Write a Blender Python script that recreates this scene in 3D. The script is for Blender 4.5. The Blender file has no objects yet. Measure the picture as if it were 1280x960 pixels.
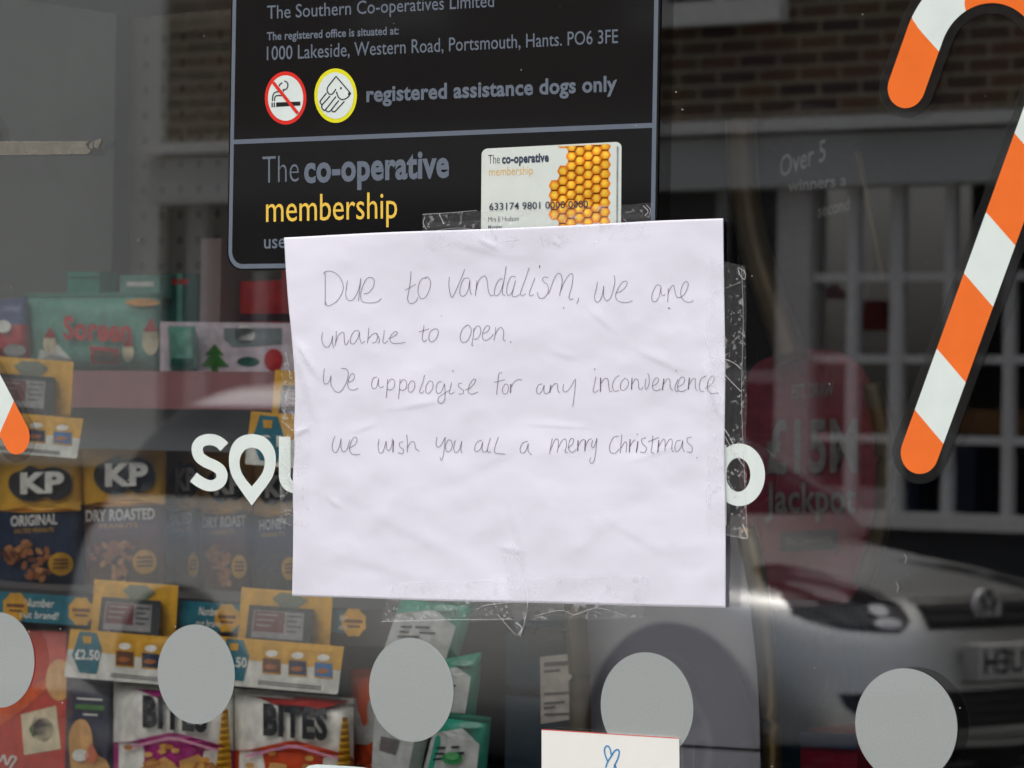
import bpy, bmesh, math, random
from mathutils import Vector, Matrix, noise
from mathutils.geometry import tessellate_polygon
random.seed(7)
R = math.radians
SC = bpy.context.scene
COL = SC.collection

# ------------------------------------------------------------------ camera, sky, sun, exposure
F, YAW, PIT, ROL, CX, CD, CZ = 4267.0, 0.5944, 0.00864, 0.01615, 1.17632, 1.58765, 1.37757
fw = Vector((-math.sin(YAW)*math.cos(PIT), math.cos(YAW)*math.cos(PIT), math.sin(PIT)))
r0 = fw.cross(Vector((0, 0, 1))).normalized(); u0 = r0.cross(fw)
rt = r0*math.cos(ROL) + u0*math.sin(ROL); up = -r0*math.sin(ROL) + u0*math.cos(ROL)
EYE = Vector((CX, -CD, CZ))
cd = bpy.data.cameras.new('camera'); cam = bpy.data.objects.new('camera', cd); COL.objects.link(cam)
m3 = Matrix((rt, up, -fw)).transposed(); cam.matrix_world = Matrix.Translation(EYE) @ m3.to_4x4()
cd.lens = 120.0; cd.sensor_width = 36.0; cd.clip_end = 500.0; cd.clip_start = 0.05
cd.dof.use_dof = True; cd.dof.focus_distance = 1.93; cd.dof.aperture_fstop = 25.0
SC.camera = cam

SUN_EL, SUN_AZ = R(76), R(188)
W = bpy.data.worlds.new('World'); SC.world = W; W.use_nodes = True
nt = W.node_tree; bg = nt.nodes['Background']
sky = nt.nodes.new('ShaderNodeTexSky'); sky.sky_type = 'NISHITA'; sky.sun_disc = False
sky.sun_elevation = SUN_EL; sky.sun_rotation = SUN_AZ; sky.air_density = 1.0; sky.dust_density = 6.0; sky.ozone_density = 1.0
hs = nt.nodes.new('ShaderNodeHueSaturation'); hs.inputs['Saturation'].default_value = .45   # cloud-white daylight
nt.links.new(sky.outputs[0], hs.inputs['Color']); nt.links.new(hs.outputs[0], bg.inputs[0]); bg.inputs[1].default_value = 0.15
sl = bpy.data.lights.new('sun', 'SUN'); sl.energy = 1.5; sl.angle = R(100); sl.color = (1, .95, .88)
so = bpy.data.objects.new('sun', sl); COL.objects.link(so)
sd = Vector((math.sin(SUN_AZ)*math.cos(SUN_EL), math.cos(SUN_AZ)*math.cos(SUN_EL), math.sin(SUN_EL)))
so.rotation_euler = (-sd).to_track_quat('-Z', 'Y').to_euler(); so.location = sd*30
vs = SC.view_settings; vs.view_transform = 'Standard'; vs.look = 'None'; vs.gamma = 1.0; vs.use_curve_mapping = False
vs.exposure = 0.55
cy = SC.cycles; cy.use_denoising = True; cy.transparent_max_bounces = 24; cy.max_bounces = 10; cy.sample_clamp_indirect = 6.0
cy.caustics_reflective = False; cy.caustics_refractive = False

# ------------------------------------------------------------------ helpers
def lin(r, g, b, k=1.0):
    f = lambda v: (v/255/12.92 if v <= 10 else ((v/255+.055)/1.055)**2.4)*k
    return (min(f(r), .95), min(f(g), .95), min(f(b), .95))

MATS = {}
def mat(name, col, rough=.5, spec=.5, vary=.10, scale=40.0, metal=0.0, coat=0.0, bump=0.0, bscale=200.0):
    if name in MATS: return MATS[name]
    m = bpy.data.materials.new(name); m.use_nodes = True; n = m.node_tree; L = n.links
    b = n.nodes['Principled BSDF']
    b.inputs['Roughness'].default_value = rough; b.inputs['Specular IOR Level'].default_value = spec
    b.inputs['Metallic'].default_value = metal; b.inputs['Coat Weight'].default_value = coat; b.inputs['Coat Roughness'].default_value = .03
    tc = n.nodes.new('ShaderNodeTexCoord')
    nz = n.nodes.new('ShaderNodeTexNoise'); nz.inputs['Scale'].default_value = scale; nz.inputs['Detail'].default_value = 4
    L.new(tc.outputs['Object'], nz.inputs['Vector'])
    mr = n.nodes.new('ShaderNodeMapRange'); mr.inputs['From Min'].default_value = .3; mr.inputs['From Max'].default_value = .7
    mr.inputs['To Min'].default_value = 1-vary; mr.inputs['To Max'].default_value = 1+vary*.6
    L.new(nz.outputs['Fac'], mr.inputs['Value'])
    mx = n.nodes.new('ShaderNodeVectorMath'); mx.operation = 'SCALE'; mx.inputs[0].default_value = col[:3]
    L.new(mr.outputs[0], mx.inputs['Scale']); L.new(mx.outputs[0], b.inputs['Base Color'])
    if bump:
        n2 = n.nodes.new('ShaderNodeTexNoise'); n2.inputs['Scale'].default_value = bscale; n2.inputs['Detail'].default_value = 5
        L.new(tc.outputs['Object'], n2.inputs['Vector'])
        bp = n.nodes.new('ShaderNodeBump'); bp.inputs['Strength'].default_value = bump; bp.inputs['Distance'].default_value = .01
        L.new(n2.outputs['Fac'], bp.inputs['Height']); L.new(bp.outputs[0], b.inputs['Normal'])
    MATS[name] = m; return m

def film(name, col, opac, rough=.15, gloss=.5, noise_lo=None, noise_scale=120, thr=(.5, .6), hi=.6):
    """clear plastic film: transparent mixed with a thin pale or dark coat; noise makes cloudy patches where the glue has bubbled"""
    if name in MATS: return MATS[name]
    m = bpy.data.materials.new(name); m.use_nodes = True; n = m.node_tree; L = n.links
    b = n.nodes['Principled BSDF']; b.inputs['Base Color'].default_value = (*col, 1); b.inputs['Roughness'].default_value = rough
    b.inputs['Specular IOR Level'].default_value = gloss
    t = n.nodes.new('ShaderNodeBsdfTransparent'); mix = n.nodes.new('ShaderNodeMixShader')
    L.new(t.outputs[0], mix.inputs[1]); L.new(b.outputs[0], mix.inputs[2]); L.new(mix.outputs[0], n.nodes['Material Output'].inputs['Surface'])
    mix.inputs[0].default_value = opac
    if noise_lo is not None:
        tc = n.nodes.new('ShaderNodeTexCoord'); nz = n.nodes.new('ShaderNodeTexNoise'); nz.inputs['Scale'].default_value = noise_scale
        nz.inputs['Detail'].default_value = 6; nz.inputs['Distortion'].default_value = 1.5
        mr = n.nodes.new('ShaderNodeMapRange'); mr.inputs['From Min'].default_value = thr[0]; mr.inputs['From Max'].default_value = thr[1]
        mr.inputs['To Min'].default_value = noise_lo; mr.inputs['To Max'].default_value = hi
        L.new(tc.outputs['Object'], nz.inputs['Vector']); L.new(nz.outputs['Fac'], mr.inputs['Value']); L.new(mr.outputs[0], mix.inputs[0])
    MATS[name] = m; return m

WM = {}
def setp(o, label=None, cat=None, group=None, kind=None):
    if label: o['label'] = label
    if cat: o['category'] = cat
    if group: o['group'] = group
    if kind: o['kind'] = kind
    return o

def thing(name, label, cat, loc, rz=0.0, group=None, kind=None):
    o = bpy.data.objects.new(name, None); COL.objects.link(o); o.location = loc; o.rotation_euler = (0, 0, rz)
    o.empty_display_size = .05
    WM[o] = Matrix.Translation(Vector(loc)) @ Matrix.Rotation(rz, 4, 'Z')
    return setp(o, label, cat, group, kind)

class MB:
    def __init__(s): s.v = []; s.f = []; s.mi = []
    def add(s, vs_, fs, mi=0):
        k = len(s.v); s.v += [Vector(v) for v in vs_]
        for f in fs: s.f.append([k+i for i in f]); s.mi.append(mi)
        return s
    def box(s, a, b, mi=0, M=None):
        x0, y0, z0 = a; x1, y1, z1 = b
        vs_ = [Vector(p) for p in ((x0,y0,z0),(x1,y0,z0),(x1,y1,z0),(x0,y1,z0),(x0,y0,z1),(x1,y0,z1),(x1,y1,z1),(x0,y1,z1))]
        if M: vs_ = [M @ v for v in vs_]
        return s.add(vs_, [(0,3,2,1),(4,5,6,7),(0,1,5,4),(1,2,6,5),(2,3,7,6),(3,0,4,7)], mi)
    def tube(s, pts, r, mi=0, n=8, rz=None):
        pts = [Vector(p) for p in pts]; rings = []
        rr = r if isinstance(r, (list, tuple)) else [r]*len(pts)
        for i, p in enumerate(pts):
            t = (pts[min(i+1, len(pts)-1)] - pts[max(i-1, 0)]).normalized()
            a = t.cross(Vector((0, 0, 1)));
            if a.length < .05: a = t.cross(Vector((0, 1, 0)))
            a.normalize(); b = t.cross(a)
            rings.append([p + (a*math.cos(2*math.pi*k/n) + b*math.sin(2*math.pi*k/n))*rr[i] for k in range(n)])
        vs_ = [v for g in rings for v in g]; fs = []
        for i in range(len(pts)-1):
            for k in range(n): fs.append((i*n+k, i*n+(k+1) % n, (i+1)*n+(k+1) % n, (i+1)*n+k))
        fs.append(tuple(range(n))[::-1]); fs.append(tuple((len(pts)-1)*n+k for k in range(n)))
        return s.add(vs_, fs, mi)
    def grid(s, fn, nu, nv, mi=0):
        vs_ = [fn(i/nu, j/nv) for j in range(nv+1) for i in range(nu+1)]
        fs = [(j*(nu+1)+i, j*(nu+1)+i+1, (j+1)*(nu+1)+i+1, (j+1)*(nu+1)+i) for j in range(nv) for i in range(nu)]
        return s.add(vs_, fs, mi)
    def obj(s, name, mats, parent=None, loc=None, smooth=False, label=None, cat=None, group=None, kind=None):
        if not isinstance(mats, (list, tuple)): mats = [mats]
        if parent is not None: M = WM[parent]
        else:
            if loc is None:
                mn = [min(v[i] for v in s.v) for i in range(3)]; mx = [max(v[i] for v in s.v) for i in range(3)]
                loc = ((mn[0]+mx[0])/2, (mn[1]+mx[1])/2, mn[2])
            M = Matrix.Translation(Vector(loc))
        I = M.inverted()
        me = bpy.data.meshes.new(name); me.from_pydata([I @ v for v in s.v], [], s.f)
        for m in mats: me.materials.append(m)
        for p, i in zip(me.polygons, s.mi): p.material_index = i; p.use_smooth = smooth
        bm = bmesh.new(); bm.from_mesh(me); bmesh.ops.recalc_face_normals(bm, faces=bm.faces); bm.to_mesh(me); bm.free()
        o = bpy.data.objects.new(name, me); COL.objects.link(o)
        if parent is not None: o.parent = parent
        else: o.location = loc
        WM[o] = M
        return setp(o, label, cat, group, kind)

# pixel rays (photo pixels 1280x960): where a thing seen there stands on a plane at its own distance
def ray(x, y): return ((x-640)/F*rt - (y-480)/F*up + fw)
def at(x, y, Y):
    d = ray(x, y); return EYE + d*((Y-EYE.y)/d.y)
def G(x, y, off=0.0): return at(x, y, -off)               # on the outer face of the glass
def V(x, y, Y): # seen mirrored in the glass: real place is on our side of it
    p = at(x, y, Y); return Vector((p.x, -p.y, p.z))
SROT = R(-4.0)
E1 = Vector((math.cos(SROT), math.sin(SROT), 0)); E2 = Vector((-math.sin(SROT), math.cos(SROT), 0))
SK = .78                                                   # size of the goods against a full size gondola
SO = at(200, 700, .62); SO.z = 0
def S(d):                                                  # plane of the shelf, d metres behind its front edge
    def f(x, y, off=0.0):
        r_ = ray(x, y); t = ((SO + E2*(d-off)*SK) - EYE).dot(E2)/r_.dot(E2)
        return EYE + r_*t
    return f
def PL(Y):
    def f(x, y, off=0.0): return at(x, y, Y-off)
    return f

def cr(pts, n=6, closed=False):
    """smooth curve through points"""
    P = [Vector((p[0], p[1])) for p in pts]
    if len(P) < 3: return P
    out = []; N = len(P); rng = range(N) if closed else range(N-1)
    for i in rng:
        p0 = P[(i-1) % N] if closed or i > 0 else P[0]*2-P[1]
        p1 = P[i]; p2 = P[(i+1) % N]
        p3 = P[(i+2) % N] if closed or i+2 < N else p2*2-p1
        for k in range(n):
            t = k/n
            out.append(.5*((2*p1)+(p2-p0)*t+(2*p0-5*p1+4*p2-p3)*t*t+(3*p1-p0-3*p2+p3)*t**3))
    if not closed: out.append(P[-1])
    return out

def tess(loops):
    """filled polygon with holes -> 2D verts and triangles"""
    ls = [[Vector((p[0], p[1], 0)) for p in l] for l in loops]
    return [v for l in ls for v in l], tessellate_polygon(ls)

def patch(mb, f, loops, off, mi=0, sub=0, depth=0.0):
    """a flat print: polygon (with holes) in pixel coordinates laid on the surface f"""
    if not isinstance(loops[0][0], (tuple, list, Vector)): loops = [loops]
    vs_, tr = tess(loops)
    if sub:
        bm = bmesh.new(); bv = [bm.verts.new(v) for v in vs_]
        for t in tr:
            try: bm.faces.new([bv[i] for i in t])
            except ValueError: pass
        bmesh.ops.subdivide_edges(bm, edges=bm.edges[:], cuts=sub, use_grid_fill=True)
        bm.verts.index_update(); vs_ = [v.co.copy() for v in bm.verts]; tr = [[v.index for v in q.verts] for q in bm.faces]; bm.free()
    mb.add([f(v.x, v.y, off) for v in vs_], tr, mi)
    if depth:                                              # a real edge
        for l in loops:
            n = len(l); a = [f(p[0], p[1], off) for p in l]; b = [f(p[0], p[1], off-depth) for p in l]
            mb.add(a+b, [(i, (i+1) % n, n+(i+1) % n, n+i) for i in range(n)], mi)
    return mb

def ell(cx, cy_, rx, ry, n=28, a0=0): return [(cx+rx*math.cos(a0+2*math.pi*k/n), cy_+ry*math.sin(a0+2*math.pi*k/n)) for k in range(n)]

def stroke2d(pts, w, n=6):
    """outline of a pen stroke of width w through pts (in 2D)"""
    c = cr(pts, n) if len(pts) > 2 else [Vector((p[0], p[1])) for p in pts]
    L = []; Rr = []
    for i, p in enumerate(c):
        t = c[min(i+1, len(c)-1)] - c[max(i-1, 0)]
        if t.length < 1e-9: t = Vector((1, 0))
        t.normalize(); nn = Vector((-t.y, t.x))*w/2
        L.append(p+nn); Rr.append(p-nn)
    return L, Rr
def ribbon(mb, f, pts, w, off, mi=0, n=6, taper=False):
    L, Rr = stroke2d(pts, w, n); k = len(L)
    vs_ = [f(p.x, p.y, off) for p in L] + [f(p.x, p.y, off) for p in Rr]
    mb.add(vs_, [(i, i+1, k+i+1, k+i) for i in range(k-1)], mi)

_TXT = {}
def glyphs(s, bold):
    key = (s, bold)
    if key in _TXT: return _TXT[key]
    cu = bpy.data.curves.new('t', 'FONT'); cu.body = s; cu.size = 1.0; cu.offset = bold; cu.resolution_u = 3
    if bold: cu.space_character = 1.0 + bold*1.2
    o = bpy.data.objects.new('t', cu); COL.objects.link(o)
    dg = bpy.context.evaluated_depsgraph_get(); me = bpy.data.meshes.new_from_object(o.evaluated_get(dg))
    v = [p.co.copy() for p in me.vertices]; f = [list(p.vertices) for p in me.polygons]
    bpy.data.objects.remove(o); bpy.data.curves.remove(cu); bpy.data.meshes.remove(me)
    _TXT[key] = (v, f); return v, f
CAPH = max(v.y for v in glyphs('H', 0)[0])
def text(mb, s, f, bl, br, cap, off, bold=0.0, mi=0, shear=0.0, sub=0):
    """lettering from baseline-left bl to baseline-right br (pixels), capital height cap (pixels)"""
    v, fs = glyphs(s, bold); x0 = min(p.x for p in v); x1 = max(p.x for p in v)
    if sub:
        bm = bmesh.new(); bv = [bm.verts.new(p) for p in v]
        for q in fs:
            try: bm.faces.new([bv[i] for i in q])
            except ValueError: pass
        bmesh.ops.triangulate(bm, faces=bm.faces[:]); bmesh.ops.subdivide_edges(bm, edges=[e for e in bm.edges if e.calc_length() > .12], cuts=sub)
        bmesh.ops.triangulate(bm, faces=bm.faces[:]); bm.verts.index_update()
        v = [q.co.copy() for q in bm.verts]; fs = [[w.index for w in q.verts] for q in bm.faces]; bm.free()
    out = []
    for p in v:
        a = (p.x-x0)/(x1-x0); b = p.y/CAPH
        out.append(f(bl[0]+(br[0]-bl[0])*a + shear*b*cap, bl[1]+(br[1]-bl[1])*a - b*cap, off))
    mb.add(out, fs, mi)

# ------------------------------------------------------------------ materials
def brick_mat():
    m = bpy.data.materials.new('old_brick'); m.use_nodes = True; n = m.node_tree; L = n.links; b = n.nodes['Principled BSDF']
    tc = n.nodes.new('ShaderNodeTexCoord'); sp = n.nodes.new('ShaderNodeSeparateXYZ'); cb = n.nodes.new('ShaderNodeCombineXYZ')
    L.new(tc.outputs['Object'], sp.inputs[0]); L.new(sp.outputs[0], cb.inputs[0]); L.new(sp.outputs[2], cb.inputs[1])
    br = n.nodes.new('ShaderNodeTexBrick'); br.inputs['Scale'].default_value = 1.0
    br.inputs['Brick Width'].default_value = .225; br.inputs['Row Height'].default_value = .075; br.inputs['Mortar Size'].default_value = .009
    br.inputs['Mortar Smooth'].default_value = .1; br.inputs['Bias'].default_value = -.1
    br.inputs['Color1'].default_value = (*lin(112, 84, 66), 1); br.inputs['Color2'].default_value = (*lin(58, 52, 54), 1)
    br.inputs['Mortar'].default_value = (*lin(160, 148, 128), 1)
    L.new(cb.outputs[0], br.inputs['Vector'])
    nz = n.nodes.new('ShaderNodeTexNoise'); nz.inputs['Scale'].default_value = 3; L.new(tc.outputs['Object'], nz.inputs['Vector'])
    mx = n.nodes.new('ShaderNodeMix'); mx.data_type = 'RGBA'; mx.blend_type = 'MULTIPLY'; mx.inputs[0].default_value = .35
    L.new(br.outputs['Color'], mx.inputs[6]); L.new(nz.outputs['Color'], mx.inputs[7]); L.new(mx.outputs[2], b.inputs['Base Color'])
    b.inputs['Roughness'].default_value = .9
    bp = n.nodes.new('ShaderNodeBump'); bp.inputs['Strength'].default_value = .6; bp.inputs['Distance'].default_value = .01; bp.invert = True
    L.new(br.outputs['Fac'], bp.inputs['Height']); L.new(bp.outputs[0], b.inputs['Normal'])
    return m
BRICK = brick_mat()

def glass_mat(name='window_glass', mult=3.2, tint=(.985, .99, .986)):
    m = bpy.data.materials.new(name); m.use_nodes = True; n = m.node_tree; L = n.links
    n.nodes.remove(n.nodes['Principled BSDF'])
    t = n.nodes.new('ShaderNodeBsdfTransparent'); t.inputs[0].default_value = (*tint, 1)
    g = n.nodes.new('ShaderNodeBsdfGlossy'); g.inputs['Roughness'].default_value = 0.0
    ge = n.nodes.new('ShaderNodeNewGeometry')              # Schlick's reflectance, the same from both sides of the pane
    dt = n.nodes.new('ShaderNodeVectorMath'); dt.operation = 'DOT_PRODUCT'; L.new(ge.outputs['True Normal'], dt.inputs[0]); L.new(ge.outputs['Incoming'], dt.inputs[1])
    def mth(op, a_, b_=None):
        q = n.nodes.new('ShaderNodeMath'); q.operation = op
        if hasattr(a_, 'node'): L.new(a_, q.inputs[0])
        else: q.inputs[0].default_value = a_
        if b_ is not None:
            if hasattr(b_, 'node'): L.new(b_, q.inputs[1])
            else: q.inputs[1].default_value = b_
        return q.outputs[0]
    c_ = mth('SUBTRACT', 1.0, mth('ABSOLUTE', dt.outputs['Value'])); f_ = mth('MULTIPLY_ADD', mth('POWER', c_, 5.0), .96)
    f_.node.inputs[2].default_value = .042
    mu = n.nodes.new('ShaderNodeMath'); mu.operation = 'MULTIPLY'; mu.use_clamp = True; mu.inputs[1].default_value = mult
    L.new(f_, mu.inputs[0])
    mix = n.nodes.new('ShaderNodeMixShader'); L.new(mu.outputs[0], mix.inputs[0]); L.new(t.outputs[0], mix.inputs[1]); L.new(g.outputs[0], mix.inputs[2])
    L.new(mix.outputs[0], n.nodes['Material Output'].inputs['Surface'])
    return m
GLASS = glass_mat()

def peg_mat():
    m = bpy.data.materials.new('pegboard'); m.use_nodes = True; n = m.node_tree; L = n.links; b = n.nodes['Principled BSDF']
    tc = n.nodes.new('ShaderNodeTexCoord'); mp = n.nodes.new('ShaderNodeVectorMath'); mp.operation = 'SCALE'; mp.inputs['Scale'].default_value = 1/.025
    fr = n.nodes.new('ShaderNodeVectorMath'); fr.operation = 'FRACTION'; L.new(tc.outputs['Object'], mp.inputs[0]); L.new(mp.outputs[0], fr.inputs[0])
    su = n.nodes.new('ShaderNodeVectorMath'); su.operation = 'SUBTRACT'; su.inputs[1].default_value = (.5, .5, .5); L.new(fr.outputs[0], su.inputs[0])
    ml = n.nodes.new('ShaderNodeVectorMath'); ml.operation = 'MULTIPLY'; ml.inputs[1].default_value = (1, 0, 1); L.new(su.outputs[0], ml.inputs[0])
    ln = n.nodes.new('ShaderNodeVectorMath'); ln.operation = 'LENGTH'; L.new(ml.outputs[0], ln.inputs[0])
    lt = n.nodes.new('ShaderNodeMath'); lt.operation = 'GREATER_THAN'; lt.inputs[1].default_value = .17; L.new(ln.outputs['Value'], lt.inputs[0])
    mx = n.nodes.new('ShaderNodeMix'); mx.data_type = 'RGBA'; L.new(lt.outputs[0], mx.inputs[0])
    mx.inputs[6].default_value = (*lin(62, 58, 50), 1); mx.inputs[7].default_value = (*lin(96, 92, 80), 1)
    L.new(mx.outputs[2], b.inputs['Base Color']); b.inputs['Roughness'].default_value = .6
    return m

white = mat('white_paint', (.78, .78, .76), .5)
asphalt = mat('asphalt', (.05, .05, .052), .9, vary=.35, scale=30, bump=.4, bscale=300)
paving = mat('paving', (.36, .35, .33), .85, vary=.25, scale=6)

# ------------------------------------------------------------------ the street behind the camera (seen mirrored in the glass)
YB = 12.8
mb = MB(); mb.add([(-60, -60, 0), (60, -60, 0), (60, 60, 0), (-60, 60, 0)], [(0, 1, 2, 3)]); mb.obj('ground', asphalt, loc=(0, 0, 0), kind='structure')
mb = MB(); mb.box((-40, -9.75, .004), (40, -2.55, .008)); mb.obj('road', mat('road_tarmac', (.09, .09, .09), .85, vary=.3, scale=12, bump=.4, bscale=250), kind='structure')
mb = MB(); mb.box((-40, -2.4, .004), (40, -.06, .125)); mb.obj('pavement', paving, kind='structure')
mb = MB(); mb.box((-40, -YB+.02, .004), (40, -9.9, .125)); mb.obj('pavement', paving, kind='structure')
kerbm = mat('kerb_stone', (.3, .29, .28), .8)
mb = MB(); mb.box((-40, -2.55, .004), (40, -2.402, .13)); mb.obj('kerb', kerbm, kind='structure')
mb = MB(); mb.box((-40, -9.898, .004), (40, -9.75, .13)); mb.obj('kerb', kerbm, kind='structure')

# white rendered building on the left of the reflection
cx_ = V(205, 300, YB).x
t = thing('rendered_building', 'pale rendered building across the street, a plain veil over the left of the window', 'building', (cx_-6, -YB-3, 0))
mb = MB(); mb.box((cx_-14, -YB-6, 1.05), (cx_, -YB+.05, 7.5)); mb.obj('wall', mat('white_render', (.66, .68, .65), .9, vary=.06, scale=2), t)
mb = MB(); mb.box((cx_-14, -YB-6, 0), (cx_+.001, -YB+.09, 1.046)); mb.obj('plinth', mat('dark_plinth', (.09, .09, .09), .9, vary=.2, scale=4), t)

# brick building with bow window
t = thing('brick_building', 'dark brick building with a grey shop fascia and white glazing bars, mirrored in the window', 'building', (-5, -YB-3, 0))
def VB(x, y, off=0.0):
    p = at(x, y, YB-off); return Vector((p.x, -p.y, p.z))
zf0 = VB(1000, 236).z; zf1 = VB(1000, 172).z; zm0 = VB(1000, 168).z; zm1 = VB(1000, 152).z
mb = MB()
xL, xR = cx_+.002, .4
# upper brick wall, with two window openings above the sills
sills = [(455, 572, 12, 34), (798, 985, 9, 27)]
op = [(VB(s[0]+14, s[2]).x, VB(s[1]-14, s[2]).x, VB(s[1]-20, s[3]).z) for s in sills]
zb = zm1
xs = [xL, op[0][0], op[0][1], op[1][0], op[1][1], xR]
zo = op[0][2]; zt = zo+1.3
mb.box((xL, -YB-.3, zb), (xR, -YB, zo)); mb.box((xL, -YB-.3, zt), (xR, -YB, 7.2))
for a, b in ((xs[0], xs[1]), (xs[2], xs[3]), (xs[4], xs[5])): mb.box((a, -YB-.3, zo), (b, -YB, zt))
mb.obj('wall', BRICK, t)
dkglass = mat('dark_window_glass', (.012, .014, .018), .08, .5)
for s, o_ in zip(sills, op):
    mb = MB(); mb.box((o_[0], -YB-.12, o_[2]), (o_[1], -YB-.10, zt)); w = mb.obj('window', dkglass, t)
    mb = MB()
    a = VB(s[0], s[2]); b = VB(s[1], s[3]); mb.box((a.x, -YB+.001, b.z), (b.x, -YB+.09, a.z)); mb.obj('sill', white, w)
    mb = MB()
    for x in (o_[0], (o_[0]+o_[1])/2-.025, o_[1]-.05): mb.box((x, -YB-.1, o_[2]), (x+.05, -YB-.06, zt))
    mb.box((o_[0], -YB-.1, o_[2]+.6), (o_[1], -YB-.065, o_[2]+.65)); mb.obj('window_frame', white, w)
mb = MB(); mb.box((xL, -YB-.05, zf0), (xR, -YB+.16, zf1)); mb.obj('fascia', mat('grey_fascia', (.50, .51, .51), .55, vary=.1, scale=1.5), t)
mb = MB(); mb.box((xL, -YB-.05, zm0), (xR, -YB+.22, zm1)); mb.obj('cornice', mat('cornice_paint', (.7, .7, .69), .6), t)
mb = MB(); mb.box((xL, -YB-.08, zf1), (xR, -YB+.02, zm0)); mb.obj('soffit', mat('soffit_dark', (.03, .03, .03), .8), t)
# shop front
zs = VB(1200, 662).z; zs1 = VB(1200, 642).z
xw0 = VB(1017, 500).x; xp0 = VB(975, 500).x
mb = MB(); mb.box((xp0, -YB-.1, 0), (xw0, -YB+.06, zf0)); mb.obj('post', mat('post_paint', (.60, .58, .58), .6), t)
mb = MB(); mb.box((xw0, -YB-.2, 0), (xR, -YB, zs-.001)); mb.obj('stall_riser', mat('riser_dark', (.04, .045, .06), .6), t)
win = MB(); win.box((xw0, -YB-.025, zs1), (xR, -YB-.02, zf0)); win = win.obj('shop_window', glass_mat('far_glass', .1, (.9, .9, .9)), t)
mb = MB()
bars = [(1066, 13), (1121, 16), (1187, 12), (1262, 13), (1336, 14), (1412, 15), (1486, 14), (1560, 15), (1640, 15), (1720, 15)]
for x, w_ in bars: mb.box((VB(x-w_/2, 500).x, -YB-.02, zs1), (VB(x+w_/2, 500).x, -YB+.03, zf0))
for y in (346, 449, 549):
    z = VB(1150, y).z; mb.box((xw0, -YB-.016, z-.02), (xR, -YB+.026, z+.02))
mb.obj('glazing_bar', mat('bar_paint', (.72, .72, .73), .5), win)
mb = MB(); mb.box((xw0+VB(1060, 500).x-xw0, -YB-.05, zs), (xR, -YB+.16, zs1)); mb.obj('window_sill', white, win)
# door and dark front to the left of the post
mb = MB(); mb.box((xL, -YB-.25, 0), (xp0-.001, -YB-.02, zf0)); mb.obj('shop_front', mat('front_dark', (.025, .026, .03), .35, vary=.2, scale=1), t)
for x, w_ in ((250, 26), (330, 16), (905, 14)):
    mb = MB(); mb.box((VB(x-w_/2, 300).x, -YB-.02, .2), (VB(x+w_/2, 300).x, -YB+.03, zf0)); mb.obj('door_jamb', mat('frame_grey', (.32, .32, .33), .6), t)
z = VB(900, 470).z; mb = MB(); mb.box((VB(700, 400).x, -YB-.019, z-.03), (xp0, -YB+.02, z+.03)); mb.obj('door_rail', mat('frame_grey', (.32, .32, .33), .6), t)
# goods inside that shop window
t2 = thing('display_shelf', 'brown wooden display shelf inside the mirrored white barred shop window', 'shelf', (VB(1200, 540).x, -YB-.5, VB(1200, 542).z))
mb = MB(); mb.box((xw0+.05, -YB-.6, VB(1200, 542).z), (xR-.1, -YB-.28, VB(1200, 512).z)); mb.obj('shelf_board', mat('brown_wood', (.36, .17, .06), .5, vary=.3, scale=8), t2)
mb = MB(); mb.box((xw0+.05, -YB-1.6, .3), (xR-.1, -YB-1.55, 2.8)); mb.box((xw0+.05, -YB-1.6, 2.8), (xR-.1, -YB-.25, 2.84)); mb.obj('dark_backing', mat('shop_dark', (.008, .008, .01), .8), t2)  # near-black back and top put in for the darkness inside that shop
mb = MB(); mb.box((VB(1022, 410).x, -YB-.5, VB(1040, 410).z), (VB(1062, 370).x, -YB-.35, VB(1040, 372).z))
a = VB(1042, 345); mb.add([VB(1018, 374, -.35), VB(1066, 374, -.35), VB(1042, 352, -.35), VB(1018, 374, -.5), VB(1066, 374, -.5), VB(1042, 352, -.5)], [(0, 1, 2), (3, 5, 4), (0, 2, 5, 3), (1, 4, 5, 2), (0, 3, 4, 1)])
mb.obj('toy_house', mat('red_card', (.30, .03, .03), .6), label='small red house shaped ornament behind the mirrored shop window bars', cat='ornament')
for k, (x0, x1, y0, y1) in enumerate(((1200, 1250, 560, 640), (1140, 1180, 590, 640))):
    mb = MB(); a = VB(x0, y1, -.4); b = VB(x1, y0, -.6); bw = .02
    mb.box((a.x, -YB-.55, a.z), (b.x, -YB-.33, b.z)); mb.box((a.x-.01, -YB-.56, b.z-.04), (b.x+.01, -YB-.32, b.z+.004))
    mb.obj('storage_box', mat('blue_card', (.03, .05, .12), .6), label='dark blue lidded box, the %s one behind the mirrored shop window' % ('taller' if k == 0 else 'shorter'), cat='box')

t = thing('rendered_building', 'unseen cream building beyond the dark brick one, added for the car bumper to mirror', 'building', (xR+8, -YB-3, 0))  # unseen wall added so the car bumper reflects something pale
mb = MB(); mb.box((xR+.03, -YB-6, .5), (xR+16, -YB+.02, 7.0)); mb.obj('wall', mat('cream_reflector', (.78, .76, .70), .9, vary=.06, scale=2), t)
mb = MB(); mb.box((xR+.031, -YB-6, 0), (xR+16, -YB+.04, .497)); mb.obj('plinth', mat('pale_plinth', (.5, .49, .46), .9, vary=.2, scale=4), t)
for k in range(4):
    mb = MB(); x = xR+2+3.6*k; mb.box((x, -YB, 3.9), (x+1.1, -YB+.03, 5.2)); w = mb.obj('window', dkglass, t)
    mb = MB(); mb.box((x-.08, -YB+.021, 3.8), (x+1.18, -YB+.10, 3.899)); mb.obj('sill', white, w)

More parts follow.
